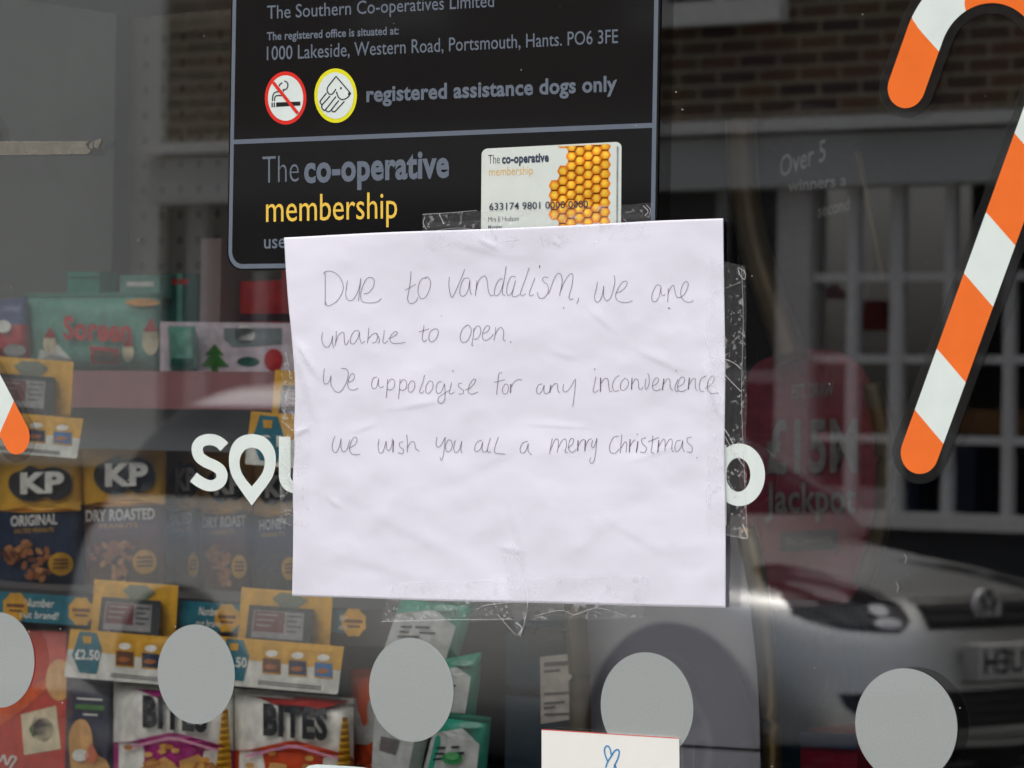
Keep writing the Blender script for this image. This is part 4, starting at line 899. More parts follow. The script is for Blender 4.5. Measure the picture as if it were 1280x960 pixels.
# white wording across the window: 's', pin, 'u' ... 'p'
t = thing('window_wording', 'large white letters S, a map pin and U, then P, cut by the notice', 'window lettering', G(300, 632))
c6 = lambda p: (220+p[0]/6, 500+p[1]/6)
def fatstroke(mb, pts, w, f, off, n=8):
    L, Rr = stroke2d(pts, w, n); poly = [(p.x, p.y) for p in L]+[(p.x, p.y) for p in reversed(Rr)]
    k = len(L); vs_ = [f(p.x, p.y, off) for p in L]+[f(p.x, p.y, off) for p in Rr]; mb.add(vs_, [(i, i+1, k+i+1, k+i) for i in range(k-1)])
G6 = lambda x, y, off=0.0: G(220+x/6, 500+y/6, off)
mb = MB(); fatstroke(mb, [(362, 352), (330, 322), (290, 302), (240, 297), (190, 312), (163, 345), (160, 385), (178, 430), (225, 465), (285, 492), (330, 525), (345, 570), (328, 615), (285, 640), (235, 640), (180, 615), (130, 578)], 84, G6, VIN); mb.obj('letter', vwhite, t)
out = cr([(570, 255), (500, 268), (440, 310), (405, 380), (397, 470), (415, 560), (455, 632), (510, 712)], 5); o2 = cr([(628, 712), (690, 630), (730, 560), (748, 470), (740, 380), (700, 310), (640, 268), (570, 255)], 5)
outer = [(p.x, p.y) for p in out]+[(568, 792)]+[(p.x, p.y) for p in o2[:-1]]
i1 = cr([(568, 355), (520, 372), (488, 415), (477, 470), (490, 540), (525, 598)], 5); i2 = cr([(612, 598), (650, 540), (666, 470), (655, 415), (620, 372), (568, 355)], 5)
inner = [(p.x, p.y) for p in i1]+[(568, 648)]+[(p.x, p.y) for p in i2[:-1]]
mb = MB(); patch(mb, G6, [outer, inner], VIN, depth=.0003); mb.obj('map_pin', vwhite, t)
mb = MB(); fatstroke(mb, [(815, 275), (815, 400), (815, 530), (818, 590), (842, 635), (890, 655), (945, 630), (965, 570), (965, 400), (965, 275)], 87, G6, VIN, 6); mb.obj('letter', vwhite, t)
c4 = lambda x, y: (620+x/3.765, 440+y/3.765)
mb = MB(); patch(mb, G, [[c4(*p) for p in ell(1145, 578, 121, 147, 48)], [c4(*p) for p in ell(1140, 578, 57, 80, 40)]], VIN, depth=.0003)
patch(mb, G, [c4(*p) for p in ((1012, 437), (1085, 437), (1085, 820), (1012, 820))], VIN+.0001); mb.obj('letter', vwhite, t)

# candy canes --------------------------------------------------------------------
filmb = film('clear_film_edge', (.035, .035, .035), .35, .12, .4)
def cane(mirror, org, label):
    C2 = G(1150, 566); up_ = (G(1293.7, 168.7)-C2); a = Vector((up_.x, up_.z)).normalized(); c2_ = Vector((C2.x, C2.z))
    C1 = G(1133.5, 109); c1_ = Vector((C1.x, C1.z)); b = Vector((-a.y, a.x)); R2 = (c1_-c2_).dot(b); Rr = R2/2
    wv = G(1166.7-25.6, 511)-G(1166.7+25.6, 511); hw = abs(Vector((wv.x, wv.z)).dot(b))/2
    cr_ = G(1236, 4.5); cr2 = Vector((cr_.x, cr_.z))
    best = min(((abs((cr2-(c2_+a*(h/2000)+b*Rr)).length-(Rr-hw)), h/2000) for h in range(200, 700) if (cr2-(c2_+a*(h/2000)+b*Rr)).dot(a) > 0), key=lambda q: q[0])[1]
    cen = c2_+a*best+b*Rr
    path = []; n1 = 60
    for i in range(n1): path.append(c2_+a*best*i/n1)
    na = 60
    for i in range(na): th = math.pi*i/na; path.append(cen - b*Rr*math.cos(th) + a*Rr*math.sin(th))
    e0 = cen+b*Rr; L3 = (e0-c1_).dot(a)
    for i in range(21): path.append(e0-a*L3*i/20)
    S_ = [0]
    for p, q in zip(path, path[1:]): S_.append(S_[-1]+(q-p).length)
    tot = S_[-1]
    def pt(s, o):
        if s <= 0: c = path[0]; tg = a; c = c+tg*s
        elif s >= tot: tg = -a; c = path[-1]+tg*(s-tot)
        else:
            i = max(k for k in range(len(S_)-1) if S_[k] <= s); k = (s-S_[i])/(S_[i+1]-S_[i]); c = path[i].lerp(path[i+1], k); tg = (path[i+1]-path[i]).normalized()
        q = c+Vector((-tg.y, tg.x))*o; return q
    def w3(q, off):
        if mirror:
            d_ = q-c2_; d_ = Vector((-d_.x, d_.y)); k_ = R(15); d_ = Vector((d_.x*math.cos(k_)-d_.y*math.sin(k_), d_.x*math.sin(k_)+d_.y*math.cos(k_)))
            q = Vector((org[0], org[1]))+d_
        return Vector((q.x, -off, q.y))
    tn = thing('candy_cane', label, 'window sticker', tuple(w3(c2_, VIN)), 0, 'orange and white candy cane stickers')
    # stripe edges along the shaft (distance of the middle of each edge from the foot), and slant
    pj = lambda x, y: (Vector((G(x, y).x, G(x, y).z))-c2_).dot(a)
    edges = [(pj(1141.2, 511)+pj(1176.8, 553.5))/2, (pj(1169, 434.6)+pj(1204.8, 476.9))/2, (pj(1204.2, 340.5)+pj(1239.4, 383.2))/2, (pj(1231.2, 265.5)+pj(1268.7, 305.6))/2]
    sl = (pj(1141.2, 511)-pj(1176.8, 553.5))/2/hw
    edges.append(edges[-1]+(edges[2]-edges[1])*1.03)
    while edges[-1] < tot-.06: edges.append(edges[-1]+((edges[3]-edges[2]) if len(edges) % 2 else (edges[2]-edges[1])))
    e_hook = tot - (Vector((G(1157.7, 45).x, G(1157.7, 45).z))-c1_).dot(a)
    e_h2 = e_hook-(edges[3]-edges[2])*1.0
    edges = [q for q in edges if q < e_h2-.02]
    if len(edges) % 2: edges = edges[:-1]
    edges += [e_h2, e_hook]
    def cap(sgn, s0, w, off, n=20):
        c = pt(s0, 0); out = []
        for i in range(n+1):
            th = math.pi*i/n; q = c + (b*math.cos(th)*w*sgn + (-a)*math.sin(th)*w); out.append(q)
        return out
    bnd = [-1]+edges+[tot+1]; 
    for k in range(len(bnd)-1):
        mb = MB(); m_ = 16; rows = []
        for i in range(25):
            for j in range(m_+1):
                o = -hw+2*hw*j/m_
                fl = lambda e_: sl*o if 0 else sl*o
                s0 = 0 if k == 0 else bnd[k]+sl*o*1.0; s1 = tot if k == len(bnd)-2 else bnd[k+1]+sl*o
                rows.append(w3(pt(s0+(s1-s0)*i/24, o), VIN))
        mb.add(rows, [(i*(m_+1)+j, i*(m_+1)+j+1, (i+1)*(m_+1)+j+1, (i+1)*(m_+1)+j) for i in range(24) for j in range(m_)])
        if k == 0: q = cap(1, 0, hw, 0); mb.add([w3(v, VIN) for v in q], [tuple(range(len(q)))])
        if k == len(bnd)-2: q = cap(1, tot, hw, 0); mb.add([w3(v, VIN) for v in q], [tuple(range(len(q)))])
        mb.obj('orange_stripe' if k % 2 == 0 else 'white_stripe', vorange if k % 2 == 0 else vwhite, tn)
    bo = .0052; mb = MB(); rows = []; nn = 160
    for i in range(nn+1):
        for o in (-hw-bo, hw+bo): rows.append(w3(pt(tot*i/nn, o), VIN*.4))
    mb.add(rows, [(2*i, 2*i+1, 2*i+3, 2*i+2) for i in range(nn)])
    for s0 in (0, tot): q = cap(1, s0, hw+bo, 0); mb.add([w3(v, VIN*.4) for v in q], [tuple(range(len(q)))])
    mb.obj('clear_border', filmb, tn)
    return c2_
cane(False, None, 'large orange and white striped candy cane on the right of the window')
o_ = G(21, 546); cane(True, (o_.x, o_.z), 'orange and white candy cane with only its foot showing beside the yellow price card')

# white card with blue loop, bottom edge
t = thing('charity_card', 'white card with a blue looped ribbon drawing at the bottom of the window', 'card', G(763, 1000))
mb = MB(); patch(mb, G, [(677, 911.5), (849, 922.5), (850, 1040), (677, 1030)], .0016, depth=.0013); mb.obj('card', mat('card_stock', (.80, .80, .76), .5, vary=.02), t)
mb = MB(); ribbon(mb, G, [(677, 911.9), (849, 922.9)], .9, .0017); mb.obj('red_edge', vred, t)
cq = lambda p: (680+p[0]/4, 740+p[1]/4); vblue = vinyl('ink_blue', (28, 132, 196), .4); mb = MB()
for st in ([(308, 878), (318, 850), (338, 818), (352, 796), (368, 788), (376, 800), (370, 830), (358, 856), (350, 880)], [(318, 845), (306, 815), (302, 788), (310, 772), (322, 772), (332, 790), (336, 815)], [(350, 862), (362, 880)]): ribbon(mb, G, [cq(p) for p in st], 1.7, .0018)
mb.obj('ribbon_drawing', vblue, t)
mb = MB(); patch(mb, G, [(380, 962), (386, 957), (396, 955.5), (440, 958), (456, 959.5), (464, 964), (466, 1010), (380, 1008)], .0006, depth=.0004); mb.obj('round_cornered_sticker', vinyl('sticker_pale', (216, 232, 232)), label='pale round cornered sticker just showing at the bottom below the red snack bag', cat='sticker')

# ------------------------------------------------------------------ the paper notice
LE = cr([(355, 297), (357.5, 340), (360.5, 380), (364.5, 420), (368, 465), (369, 500), (367.6, 530), (368, 565), (366, 600), (366.5, 650), (366, 700), (365, 745)], 8)
TE = cr([(355, 297), (480, 290.5), (600, 286.5), (720, 281.5), (820, 276), (904, 273)], 8); RE = cr([(904, 273), (905, 350), (906.5, 450), (906, 520), (905.5, 570), (907, 650), (907, 760)], 8); BE = cr([(365, 745), (460, 748), (540, 751), (700, 754.5), (800, 757.5), (907, 760)], 8)
def ev(c, t_): k = t_*(len(c)-1); i = min(int(k), len(c)-2); return c[i].lerp(c[i+1], k-i)
def coons(u, v):
    return (TE[0]*0 + ev(TE, u)*(1-v)+ev(BE, u)*v + ev(LE, v)*(1-u)+ev(RE, v)*u - (Vector((355, 297))*(1-u)*(1-v)+Vector((904, 273))*u*(1-v)+Vector((907, 760))*u*v+Vector((365, 745))*(1-u)*v))
def g_(x, y, cx, cy_, sx, sy): return math.exp(-((x-cx)/sx)**2-((y-cy_)/sy)**2)
def crease(x, y, x0, y0, x1, y1, w, h):
    dx, dy = x1-x0, y1-y0; L2 = dx*dx+dy*dy; t_ = max(0, min(1, ((x-x0)*dx+(y-y0)*dy)/L2)); d = math.hypot(x-x0-dx*t_, y-y0-dy*t_)
    sgn = 1 if (x-x0)*dy-(y-y0)*dx > 0 else .35
    return .55*h*math.exp(-(d/(w*sgn))**2)*math.sin(math.pi*(.12+.76*t_))
CREASES = [(490, 512, 555, 500, 9, .0006), (470, 470, 470, 510, 12, .0005), (735, 385, 765, 412, 8, .0006), (800, 440, 850, 462, 9, .0007), (690, 440, 720, 448, 6, .0004), (660, 530, 730, 535, 6, .0004), (795, 575, 850, 555, 10, .0006),
           (410, 500, 400, 610, 16, .0008), (412, 625, 424, 634, 5, .0008), (372, 430, 395, 470, 6, .0010), (368, 545, 385, 535, 5, .0010), (370, 440, 392, 520, 9, .0012), (640, 640, 652, 690, 7, .0008), (625, 640, 640, 740, 8, .0005), (625, 685, 652, 690, 6, .0008), (420, 690, 520, 720, 20, .0006),
           (880, 460, 900, 520, 7, .0012), (760, 650, 830, 690, 14, .0004), (700, 700, 780, 640, 18, .0005), (560, 300, 640, 320, 14, .0007), (690, 300, 700, 308, 3, .0008), (600, 300, 622, 312, 5, .0009), (440, 540, 470, 530, 8, .0005), (560, 600, 640, 560, 22, .0005), (470, 640, 560, 690, 22, .0006)]
def ph(x, y):
    """how far the sheet stands off the glass at photo pixel x, y"""
    h = .0016
    h += .0055*max(0, 1-(x-355)/90)**1.5*g_(0, y, 0, 430, 1, 130) + .004*g_(x, y, 366, 660, 50, 90)
    h += .0013*(noise.noise(Vector((x/95, y/85, 1.3)))+.2) + .0004*noise.noise(Vector((x/38, y/34, 4.1))) + .00010*noise.noise(Vector((x/15, y/14, 7.7)))
    for c in CREASES: h += crease(x, y, *c)
    h += .0012*g_(x, y, 655, 640, 90, 50)
    return max(.0009, h)
def PP(x, y, off=0.0): return G(x, y, ph(x, y)+off)
paper = mat('copier_paper', (.755, .75, .85), .75, .25, vary=.02, scale=8, bump=.025, bscale=900)
notice = thing('paper_notice', 'white handwritten paper notice about vandalism taped across the window', 'notice', G(636, 753))
mb = MB(); NU, NV = 200, 170; mb.grid(lambda u, v: (lambda p: PP(p.x, p.y))(coons(u, v)), NU, NV); N_ = len(mb.v)
k = len(mb.v); mb.grid(lambda u, v: (lambda p: PP(p.x, p.y, -.00012))(coons(u, v)), NU, NV)
per = list(range(NU+1))+[j*(NU+1)+NU for j in range(1, NV+1)]+[NV*(NU+1)+i for i in range(NU-1, -1, -1)]+[j*(NU+1) for j in range(NV-1, 0, -1)]
for a, b in zip(per, per[1:]+per[:1]): mb.f.append([a, b, k+b, k+a]); mb.mi.append(0)
mb.obj('sheet', paper, notice, smooth=True)

A = lambda *p: [(380+x/4.267, 320+y/4.267) for x, y in p]
B = lambda *p: [(660+x/5.12, 320+y/5.12) for x, y in p]
C_ = lambda *p: [(340+x/4, 440+y/4) for x, y in p]
D = lambda *p: [(620+x/3.765, 440+y/3.765) for x, y in p]
line1 = [A((112,85),(113,170),(112,265)), A((102,95),(118,82),(150,83),(185,105),(207,150),(205,190),(180,235),(150,258),(128,266),(118,255),(112,240)),
 A((232,130),(226,165),(222,210),(235,235),(258,235),(280,205),(295,165),(303,118)), A((303,118),(298,170),(290,240)), A((318,202),(345,195),(368,165),(374,130),(360,115),(335,120),(315,155),(302,205),(310,240),(345,250),(390,245),(412,225)),
 A((570,82),(568,120),(560,180),(552,225),(562,250),(580,252),(598,240),(607,220)), A((538,182),(570,165),(595,150)), A((655,118),(630,120),(612,150),(608,195),(622,225),(645,222),(668,180),(675,140),(660,112),(640,118)),
 A((775,112),(772,150),(778,195),(788,220),(800,205),(825,150),(848,95),(857,70)), A((880,118),(855,120),(838,150),(830,190),(838,212),(858,210),(875,180),(885,125)), A((885,125),(884,170),(890,200),(896,206)),
 A((922,130),(918,170),(913,212)), A((915,190),(928,140),(948,112),(966,108),(976,130),(982,180),(994,210),(1012,208)), A((1060,120),(1038,128),(1020,165),(1015,200),(1028,212),(1048,188),(1066,130),(1078,55)), A((1078,55),(1070,110),(1060,165),(1058,200),(1072,212)),
 A((1128,112),(1105,110),(1087,145),(1080,188),(1090,210),(1110,190),(1128,130)), A((1128,130),(1115,180),(1110,210),(1126,217),(1150,205)), A((1200,62),(1185,110),(1165,165),(1154,198),(1163,212),(1182,200)), A((1232,115),(1215,160),(1201,200),(1208,212),(1225,205)), A((1258,50),(1256,60)),
 B((130,138),(105,135),(92,150),(105,168),(125,185),(129,225),(110,260),(82,272),(65,255),(58,230)), B((130,245),(145,205),(165,150),(190,112),(210,120),(218,155),(212,205),(200,255)), B((203,240),(225,180),(255,130),(278,112),(288,130),(280,190),(265,245),(262,268),(275,278),(290,272)), B((325,268),(318,290),(310,305)),
 B((443,165),(438,205),(425,255),(430,285),(448,295),(468,270),(480,220),(484,190)), B((484,190),(482,240),(490,275),(510,285),(530,262),(548,205),(556,155),(550,122)), B((563,236),(595,225),(622,200),(635,172),(622,160),(600,172),(575,210),(560,250),(570,282),(605,297),(645,295),(668,285)),
 B((848,190),(825,185),(805,215),(792,255),(795,285),(815,292),(838,260),(852,195)), B((852,195),(850,228),(862,252),(880,245)), B((898,205),(896,250),(893,295)), B((896,240),(915,198),(932,188),(938,215),(946,250),(960,266),(975,264)), B((972,264),(1000,245),(1020,205),(1025,175),(1010,163),(990,185),(977,230),(985,270),(1010,292),(1040,295),(1060,284)), B((228,328),(229,336)), B((76,60),(73,76)), B((895,333),(910,334))]
line2 = [A((98,408),(94,445),(106,478),(126,486),(144,462),(152,425)), A((152,425),(151,460),(158,490)), A((172,400),(170,440),(165,478)), A((168,462),(182,425),(200,408),(212,410),(214,440),(218,470),(228,470),(240,448)), A((295,400),(270,400),(250,430),(248,462),(265,468),(285,440),(296,405)), A((296,405),(297,440),(308,465),(325,452)),
 A((345,382),(343,420),(337,466)), A((340,445),(362,420),(384,412),(393,428),(382,458),(362,464)), A((384,412),(398,432),(402,456),(392,464)), A((428,395),(424,430),(420,455),(430,466),(446,452)), A((450,440),(475,430),(498,412),(488,402),(466,420),(458,448),(475,465),(510,465),(540,460)),
 A((640,368),(635,405),(630,440),(640,457),(656,445)), A((612,405),(645,395),(668,387)), A((690,390),(672,405),(665,440),(680,458),(705,440),(716,405),(705,388),(688,392)), A((868,370),(845,390),(832,430),(842,458),(868,455),(888,420),(890,385),(875,368),(860,374)),
 A((905,385),(902,430),(895,474),(902,476)), A((903,405),(920,375),(938,378),(942,405),(930,435),(908,446)), A((955,415),(980,400),(990,378),(975,372),(958,395),(950,430),(965,450),(990,440),(1010,415)), A((1022,378),(1020,415),(1012,450)), A((1018,420),(1040,385),(1058,385),(1065,410),(1062,442),(1075,454)), A((1100,457),(1105,461)), A((731,316),(733,318))]
line3 = [C_((262,82),(256,130),(264,160),(284,150),(295,118)), C_((295,118),(294,160),(310,190),(330,202),(350,190),(372,150),(381,110),(372,85),(345,82)), C_((382,152),(405,140),(412,118),(400,108),(385,130),(378,165),(392,188),(415,188),(430,180)), C_((525,125),(508,130),(497,160),(505,182),(522,175),(533,132)), C_((533,132),(532,165),(545,178),(558,170)),
 C_((578,135),(575,180),(570,230)), C_((576,160),(595,135),(612,145),(610,175),(590,190),(576,185)), C_((640,135),(637,180),(632,235)), C_((638,160),(655,138),(672,150),(670,180),(652,192),(638,186)), C_((695,145),(682,165),(682,195),(697,200),(712,178),(712,150),(696,143)), C_((762,115),(752,155),(738,195),(746,206),(760,195)), C_((785,145),(770,170),(770,200),(785,205),(803,180),(802,150),(786,143)),
 C_((850,150),(832,150),(820,180),(825,205),(845,200),(862,158)), C_((862,158),(865,200),(862,240),(845,258),(830,245),(835,225),(865,205),(885,190)), C_((897,152),(892,180),(885,205),(897,209),(912,198)), C_((903,93),(907,97)), C_((950,155),(932,160),(936,176),(955,190),(955,207),(932,210)), C_((965,190),(990,180),(1012,155),(1018,137),(1003,140),(985,170),(981,200),(1000,210),(1030,200)),
 C_((1150,103),(1134,110),(1129,150),(1122,213)), C_((1110,152),(1138,145),(1165,138)), C_((1165,160),(1152,182),(1156,206),(1172,208),(1182,185),(1178,163),(1164,160)), C_((1194,160),(1192,205)), C_((1193,180),(1210,150),(1232,138),(1250,140)),
 D((218,150),(200,155),(190,180),(198,198),(215,185),(227,155)), D((227,155),(225,185),(235,197),(248,188)), D((258,155),(252,192)), D((254,180),(272,152),(288,150),(291,180),(300,192)), D((318,150),(315,180),(328,188),(348,170),(370,130)), D((374,125),(371,180),(361,256)),
 D((470,115),(462,155),(457,183),(468,189),(482,178)), D((463,78),(465,83)), D((492,120),(491,186)), D((491,150),(510,126),(526,128),(531,165),(536,186),(548,182)), D((580,110),(560,125),(547,158),(557,183),(580,181)), D((605,125),(590,140),(585,170),(600,181),(620,160),(621,134),(604,122)), D((640,122),(637,176)), D((638,155),(655,128),(668,133),(672,168),(682,176),(693,164)), D((706,125),(701,158),(707,176),(720,150),(720,118),(714,100)),
 D((733,160),(755,150),(765,128),(752,122),(738,145),(738,173),(758,182),(775,172)), D((790,125),(783,178)), D((786,155),(805,128),(817,130),(820,165),(831,180)), D((856,128),(842,165),(848,186),(860,180)), D((847,86),(850,90)), D((853,166),(880,150),(888,125),(872,118),(858,140),(855,175),(872,186),(898,176)), D((910,120),(904,176)), D((907,155),(925,128),(938,128),(938,168),(949,183)), D((990,112),(966,125),(956,158),(962,182),(978,186)), D((984,172),(1015,150),(1028,120),(1014,114),(998,140),(995,175),(1014,195),(1048,192))]
line4 = [C_((315,420),(302,455),(303,490),(320,502),(335,475),(345,432)), C_((345,432),(345,480),(358,500),(376,482),(389,438)), C_((383,482),(415,462),(425,435),(412,425),(395,450),(387,488),(405,512),(440,511)), C_((535,435),(530,472),(538,505),(556,495),(570,445)), C_((570,445),(574,485),(586,492),(598,468),(602,433)), C_((607,442),(604,500)), C_((655,447),(637,455),(640,475),(658,490),(650,509),(630,502)), C_((673,412),(677,460),(675,502)), C_((676,480),(695,450),(712,453),(718,483),(738,496)),
 C_((825,425),(820,463),(833,476),(850,457),(866,425)), C_((866,425),(862,475),(855,522),(847,542),(839,525)), C_((880,440),(868,465),(872,495),(889,496),(901,468),(894,442),(878,440)), C_((916,440),(908,480),(918,503),(935,490),(949,445)), C_((949,445),(944,488),(950,506)), C_((1050,440),(1026,450),(1012,480),(1020,498),(1040,487),(1054,448)), C_((1054,448),(1050,485),(1062,502),(1078,488)), C_((1092,430),(1080,470),(1078,498),(1096,500)), C_((1132,424),(1116,470),(1112,500),(1135,508),(1165,510)),
 D((148,420),(126,428),(113,455),(119,475),(138,468),(152,430)), D((152,430),(151,465),(168,484)), D((265,405),(258,440),(252,481)), D((256,462),(276,415),(292,412),(292,445),(287,472)), D((290,455),(310,418),(327,410),(331,440),(325,468),(338,474)), D((338,452),(358,435),(365,412),(352,408),(342,432),(345,465),(364,471),(378,456)), D((386,415),(384,466)), D((385,445),(400,418),(418,410)), D((420,415),(418,466)), D((420,445),(435,415),(450,408)), D((455,415),(449,440),(460,449),(475,405)), D((475,405),(470,460),(462,508),(450,525),(440,512),(447,495)),
 D((578,395),(552,403),(535,438),(537,468),(558,476),(582,455)), D((592,388),(588,430),(584,476)), D((586,455),(605,425),(615,430),(612,472)), D((631,410),(627,472)), D((629,445),(645,420),(656,413)), D((668,420),(660,472)), D((664,386),(667,389)), D((705,403),(686,410),(688,430),(708,450),(700,472),(678,470)), D((738,393),(734,440),(730,470),(744,476)), D((716,422),(740,412),(766,402)), D((766,415),(761,472)), D((764,447),(785,412),(795,418),(795,466)), D((796,445),(815,412),(829,415),(827,458),(837,470)), D((870,415),(850,420),(841,450),(849,469),(868,452),(879,415)), D((879,415),(877,450),(888,470)), D((920,400),(900,406),(902,426),(922,445),(920,470),(898,470)), D((944,496),(947,499))]
pen = mat('ballpoint_ink', lin(88, 82, 94), .5, vary=.3, scale=300)
for L_ in (line1, line2, line3, line4):
    mb = MB()
    for st in L_:
        n = len(st); ribbon(mb, PP, st, 0.55 if n > 2 else 1.1, .00025, n=5)
    mb.obj('handwriting', pen, notice)

# clear tape ------------------------------------------------------------------------
tapem = film('clear_tape', (.75, .76, .77), .10, .12, .5, noise_lo=.05, noise_scale=170, thr=(.57, .66), hi=.30)
tapec = film('tape_crease_glint', (.85, .86, .88), .38, .15, .6)
def inpaper(x, y):
    if not (355 < x < 907): return False
    u = (x-355)/550; yt = ev(TE, u).y; yb = ev(BE, u).y
    return yt-1 < y < yb+1 and x > ev(LE, max(0, min(1, (y-297)/448))).x-1
def TP(x, y, off=0.0):
    h = .0007 + .0005*abs(noise.noise(Vector((x/9, y/9, 2.2))))
    for dx, dy in ((0, 0), (6, 0), (-6, 0), (0, 6), (0, -6)):
        if inpaper(x+dx, y+dy): h = max(h, ph(min(max(x, 360), 904), y)+.0004); 
    return G(x, y, h+off)
def tape(quad, label, creases=(), nu=60, nv=14, rag=0.0, seed=0):
    TL, TR, BR, BL = [Vector(q) for q in quad]
    t = thing('tape_strip', label, 'tape', G(*((BL+BR)/2)), 0, 'clear tape strips holding the notice')
    mb = MB()
    def fn(u, v):
        p = TL*(1-u)*(1-v)+TR*u*(1-v)+BR*u*v+BL*(1-u)*v
        if rag: p = p+Vector((noise.noise(Vector((v*9, seed, 0)))*rag*(1 if u in (0, 1) else 0), noise.noise(Vector((u*14, seed+5, 0)))*rag*(1 if v in (0, 1) else 0)))
        return TP(p.x, p.y)
    mb.grid(fn, nu, nv); mb.obj('film', tapem, t, smooth=True)
    if creases:
        for st, w in creases: mb = MB(); ribbon(mb, TP, st, w*.8, .0004, n=6); mb.obj('crease', tapec, t)  # whitish ribbons: tape folds with their sky glints painted in
    return t
tape([(528, 267), (815, 254), (812, 300), (530, 314)], 'clear tape strip along the top edge of the notice, across the printed card', [([(531, 271), (529, 279), (533, 287)], 1.2), ([(549, 268), (552, 274), (555, 280)], 1.6), ([(528, 268), (560, 266), (596, 263)], .8), ([(804, 257), (810, 264), (806, 270)], 1.4), ([(808, 256), (813, 262), (812, 268)], 1.0), ([(535, 290), (570, 285), (600, 288)], .7), ([(697, 292), (702, 300), (699, 308)], 1.2), ([(676, 296), (679, 308)], .8), ([(600, 300), (620, 303), (650, 300)], .7)], rag=2, seed=1)
right_tape = tape([(887, 322), (932, 333), (934, 672), (884, 668)], 'clear wrinkled tape strip down the right edge of the notice', [([(923, 334), (931, 340), (931, 349), (926, 345), (922, 335)], 1.3), ([(907, 449), (918, 454), (926, 461)], 1.5), ([(903, 465), (915, 478), (926, 489)], 1.6), ([(890, 455), (895, 480), (905, 510), (904, 520)], 2.0), ([(893, 450), (902, 470), (908, 475)], 1.3), ([(905, 535), (914, 550), (925, 575)], 1.8), ([(906, 545), (917, 565), (930, 583)], 1.2), ([(927, 336), (929, 400), (927, 500), (931, 600), (934, 668)], .7), ([(907, 360), (918, 356), (926, 352)], .6), ([(910, 600), (917, 612), (920, 622)], .9), ([(928, 655), (932, 664), (934, 672), (926, 673)], 1.8), ([(908, 668), (920, 671), (930, 672)], .8), ([(884, 330), (883, 450), (884, 560), (883, 660)], .5), ([(880, 420), (886, 440), (892, 455)], .8)], nu=14, nv=80, rag=2, seed=2)
bottom_tape = tape([(490, 732), (812, 721), (804, 773), (476, 778)], 'clear bubbled tape strip along the bottom edge of the notice', [([(477, 777), (540, 775), (620, 774), (640, 774)], 1.0), ([(488, 738), (500, 729), (560, 727), (680, 723), (780, 721), (804, 720), (810, 727), (806, 735)], .6), ([(668, 770), (700, 763), (720, 768), (745, 760), (770, 766), (782, 770)], .9), ([(595, 762), (610, 756), (640, 753)], 1.0), ([(715, 770), (735, 762), (752, 768)], .8)], rag=2.5, seed=3)
tape([(626, 680), (656, 690), (658, 756), (646, 797)], 'short clear tape tail hanging below the middle of the notice', [([(640, 680), (650, 695), (657, 715), (660, 745), (656, 775), (650, 796)], 1.1), ([(622, 768), (632, 780), (646, 795)], 1.0), ([(645, 778), (652, 785), (648, 794)], 2.2), ([(634, 686), (648, 700), (654, 715)], .8)], nu=16, nv=40, seed=4)
left_tape = tape([(352, 430), (388, 436), (386, 660), (350, 654)], 'clear tape strip under the curling left edge of the notice', [([(357, 440), (362, 470), (358, 500)], .8), ([(373, 434), (381, 447), (388, 462)], 1.3), ([(352, 526), (368, 538), (384, 533)], 1.0), ([(345, 650), (356, 653), (364, 658)], .7), ([(350, 560), (357, 585), (366, 605)], 1.6)], nu=12, nv=60, rag=2, seed=5)
rnd = random.Random(5)
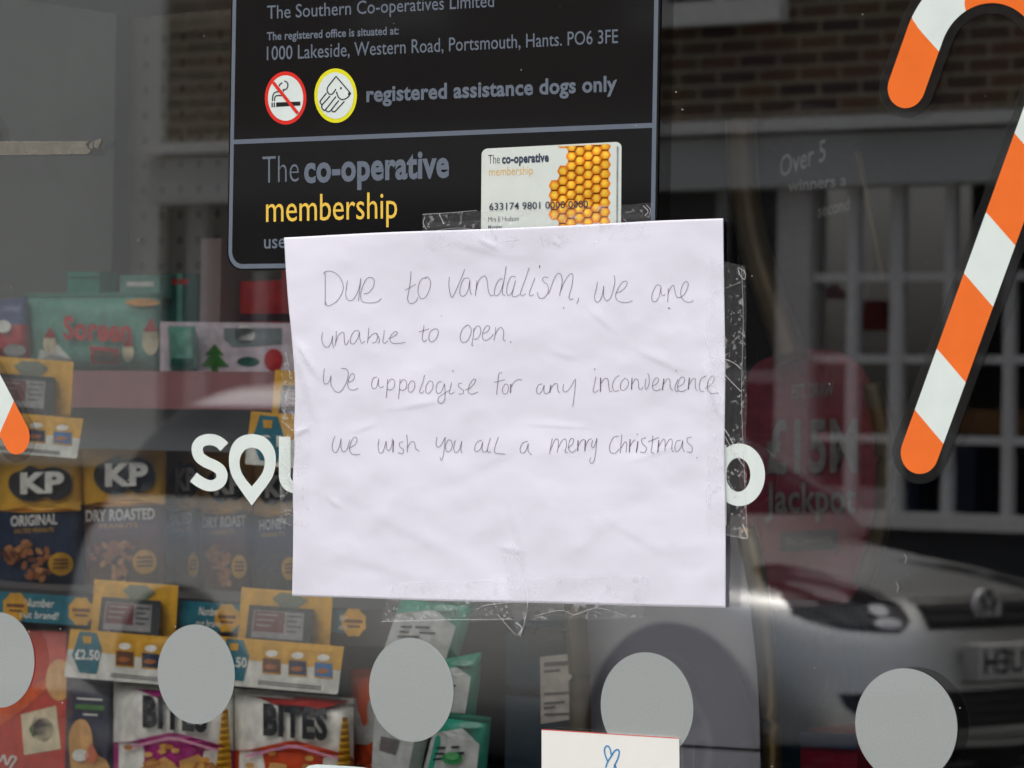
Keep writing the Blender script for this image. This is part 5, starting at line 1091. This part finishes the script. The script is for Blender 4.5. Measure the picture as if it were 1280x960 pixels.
for o_t, (bx0, by0, bx1, by1), nb in ((bottom_tape, (482, 754, 640, 775), 34), (right_tape, (909, 345, 930, 660), 40), (left_tape, (353, 470, 366, 650), 26)):
    mb = MB()
    for k in range(nb):
        x = rnd.uniform(bx0, bx1); y = rnd.uniform(by0, by1)
        if inpaper(x, y): continue
        r_ = rnd.uniform(.5, 1.6); patch(mb, TP, [ell(x, y, r_, r_*1.2, 10), ell(x, y, r_*.55, r_*.7, 10)] if r_ > .9 else ell(x, y, r_, r_*1.15, 8), .0005)
    mb.obj('air_bubbles', tapec, o_t, kind='stuff')
# old tape remnant upper left
tapeo = film('old_tape', lin(150, 144, 130), .5, .5, .3, noise_lo=.34, noise_scale=160, thr=(.35, .65), hi=.55)
t = thing('tape_strip', 'torn yellowed tape remnant stuck at the upper left of the window', 'tape', G(60, 195))
mb = MB()
def old(u, v):
    x = -40+150*u; 
    x += (noise.noise(Vector((v*6, 3, 0)))*6 if u == 1 else 0)
    return G(x, 176.5+18*v-1.0*u*v*2+noise.noise(Vector((u*12, v*2, 9)))*.6, .0006)
mb.grid(old, 40, 4)
for x0, w_, y0, y1 in ((112, 5, 177, 186), (118, 7, 174, 185), (110, 4, 187, 190), (124, 3, 172, 180)): patch(mb, G, [(x0, y0+2), (x0+w_, y0), (x0+w_-2, y1), (x0-1, y1-1)], .0006)
mb.obj('film', tapeo, t)
# specks of dust on the glass
mb = MB(); rnd = random.Random(12)
spots = [(207, 263), (68, 263), (60, 763), (7, 398), (136, 789), (300, 659), (160, 600), (830, 210), (700, 8), (845, 115), (1158, 328), (1140, 958), (965, 958), (1203, 811), (770, 100), (1232, 120), (940, 345), (1003, 170), (1108, 205), (255, 45), (912, 958), (135, 560), (1200, 885), (395, 275), (1122, 725), (1018, 835), (1135, 718)]
for k in range(40): spots.append((rnd.uniform(0, 1280), rnd.uniform(0, 960)))
for x, y in spots:
    if inpaper(x, y): continue
    r_ = rnd.uniform(.3, .85); patch(mb, G, ell(x, y, r_*rnd.uniform(.8, 1.4), r_*1.2, 6), .0009)
for x, y in ((1130, 692), (1120, 728), (690, 285)):
    ribbon(mb, G, [(x, y), (x+3, y+6), (x+1, y+12)], .7, .0009)
mb.obj('dust_specks', mat('dust', (.42, .42, .40), .9), kind='stuff', label='tiny pale dust specks scattered over the shop window', cat='dust')
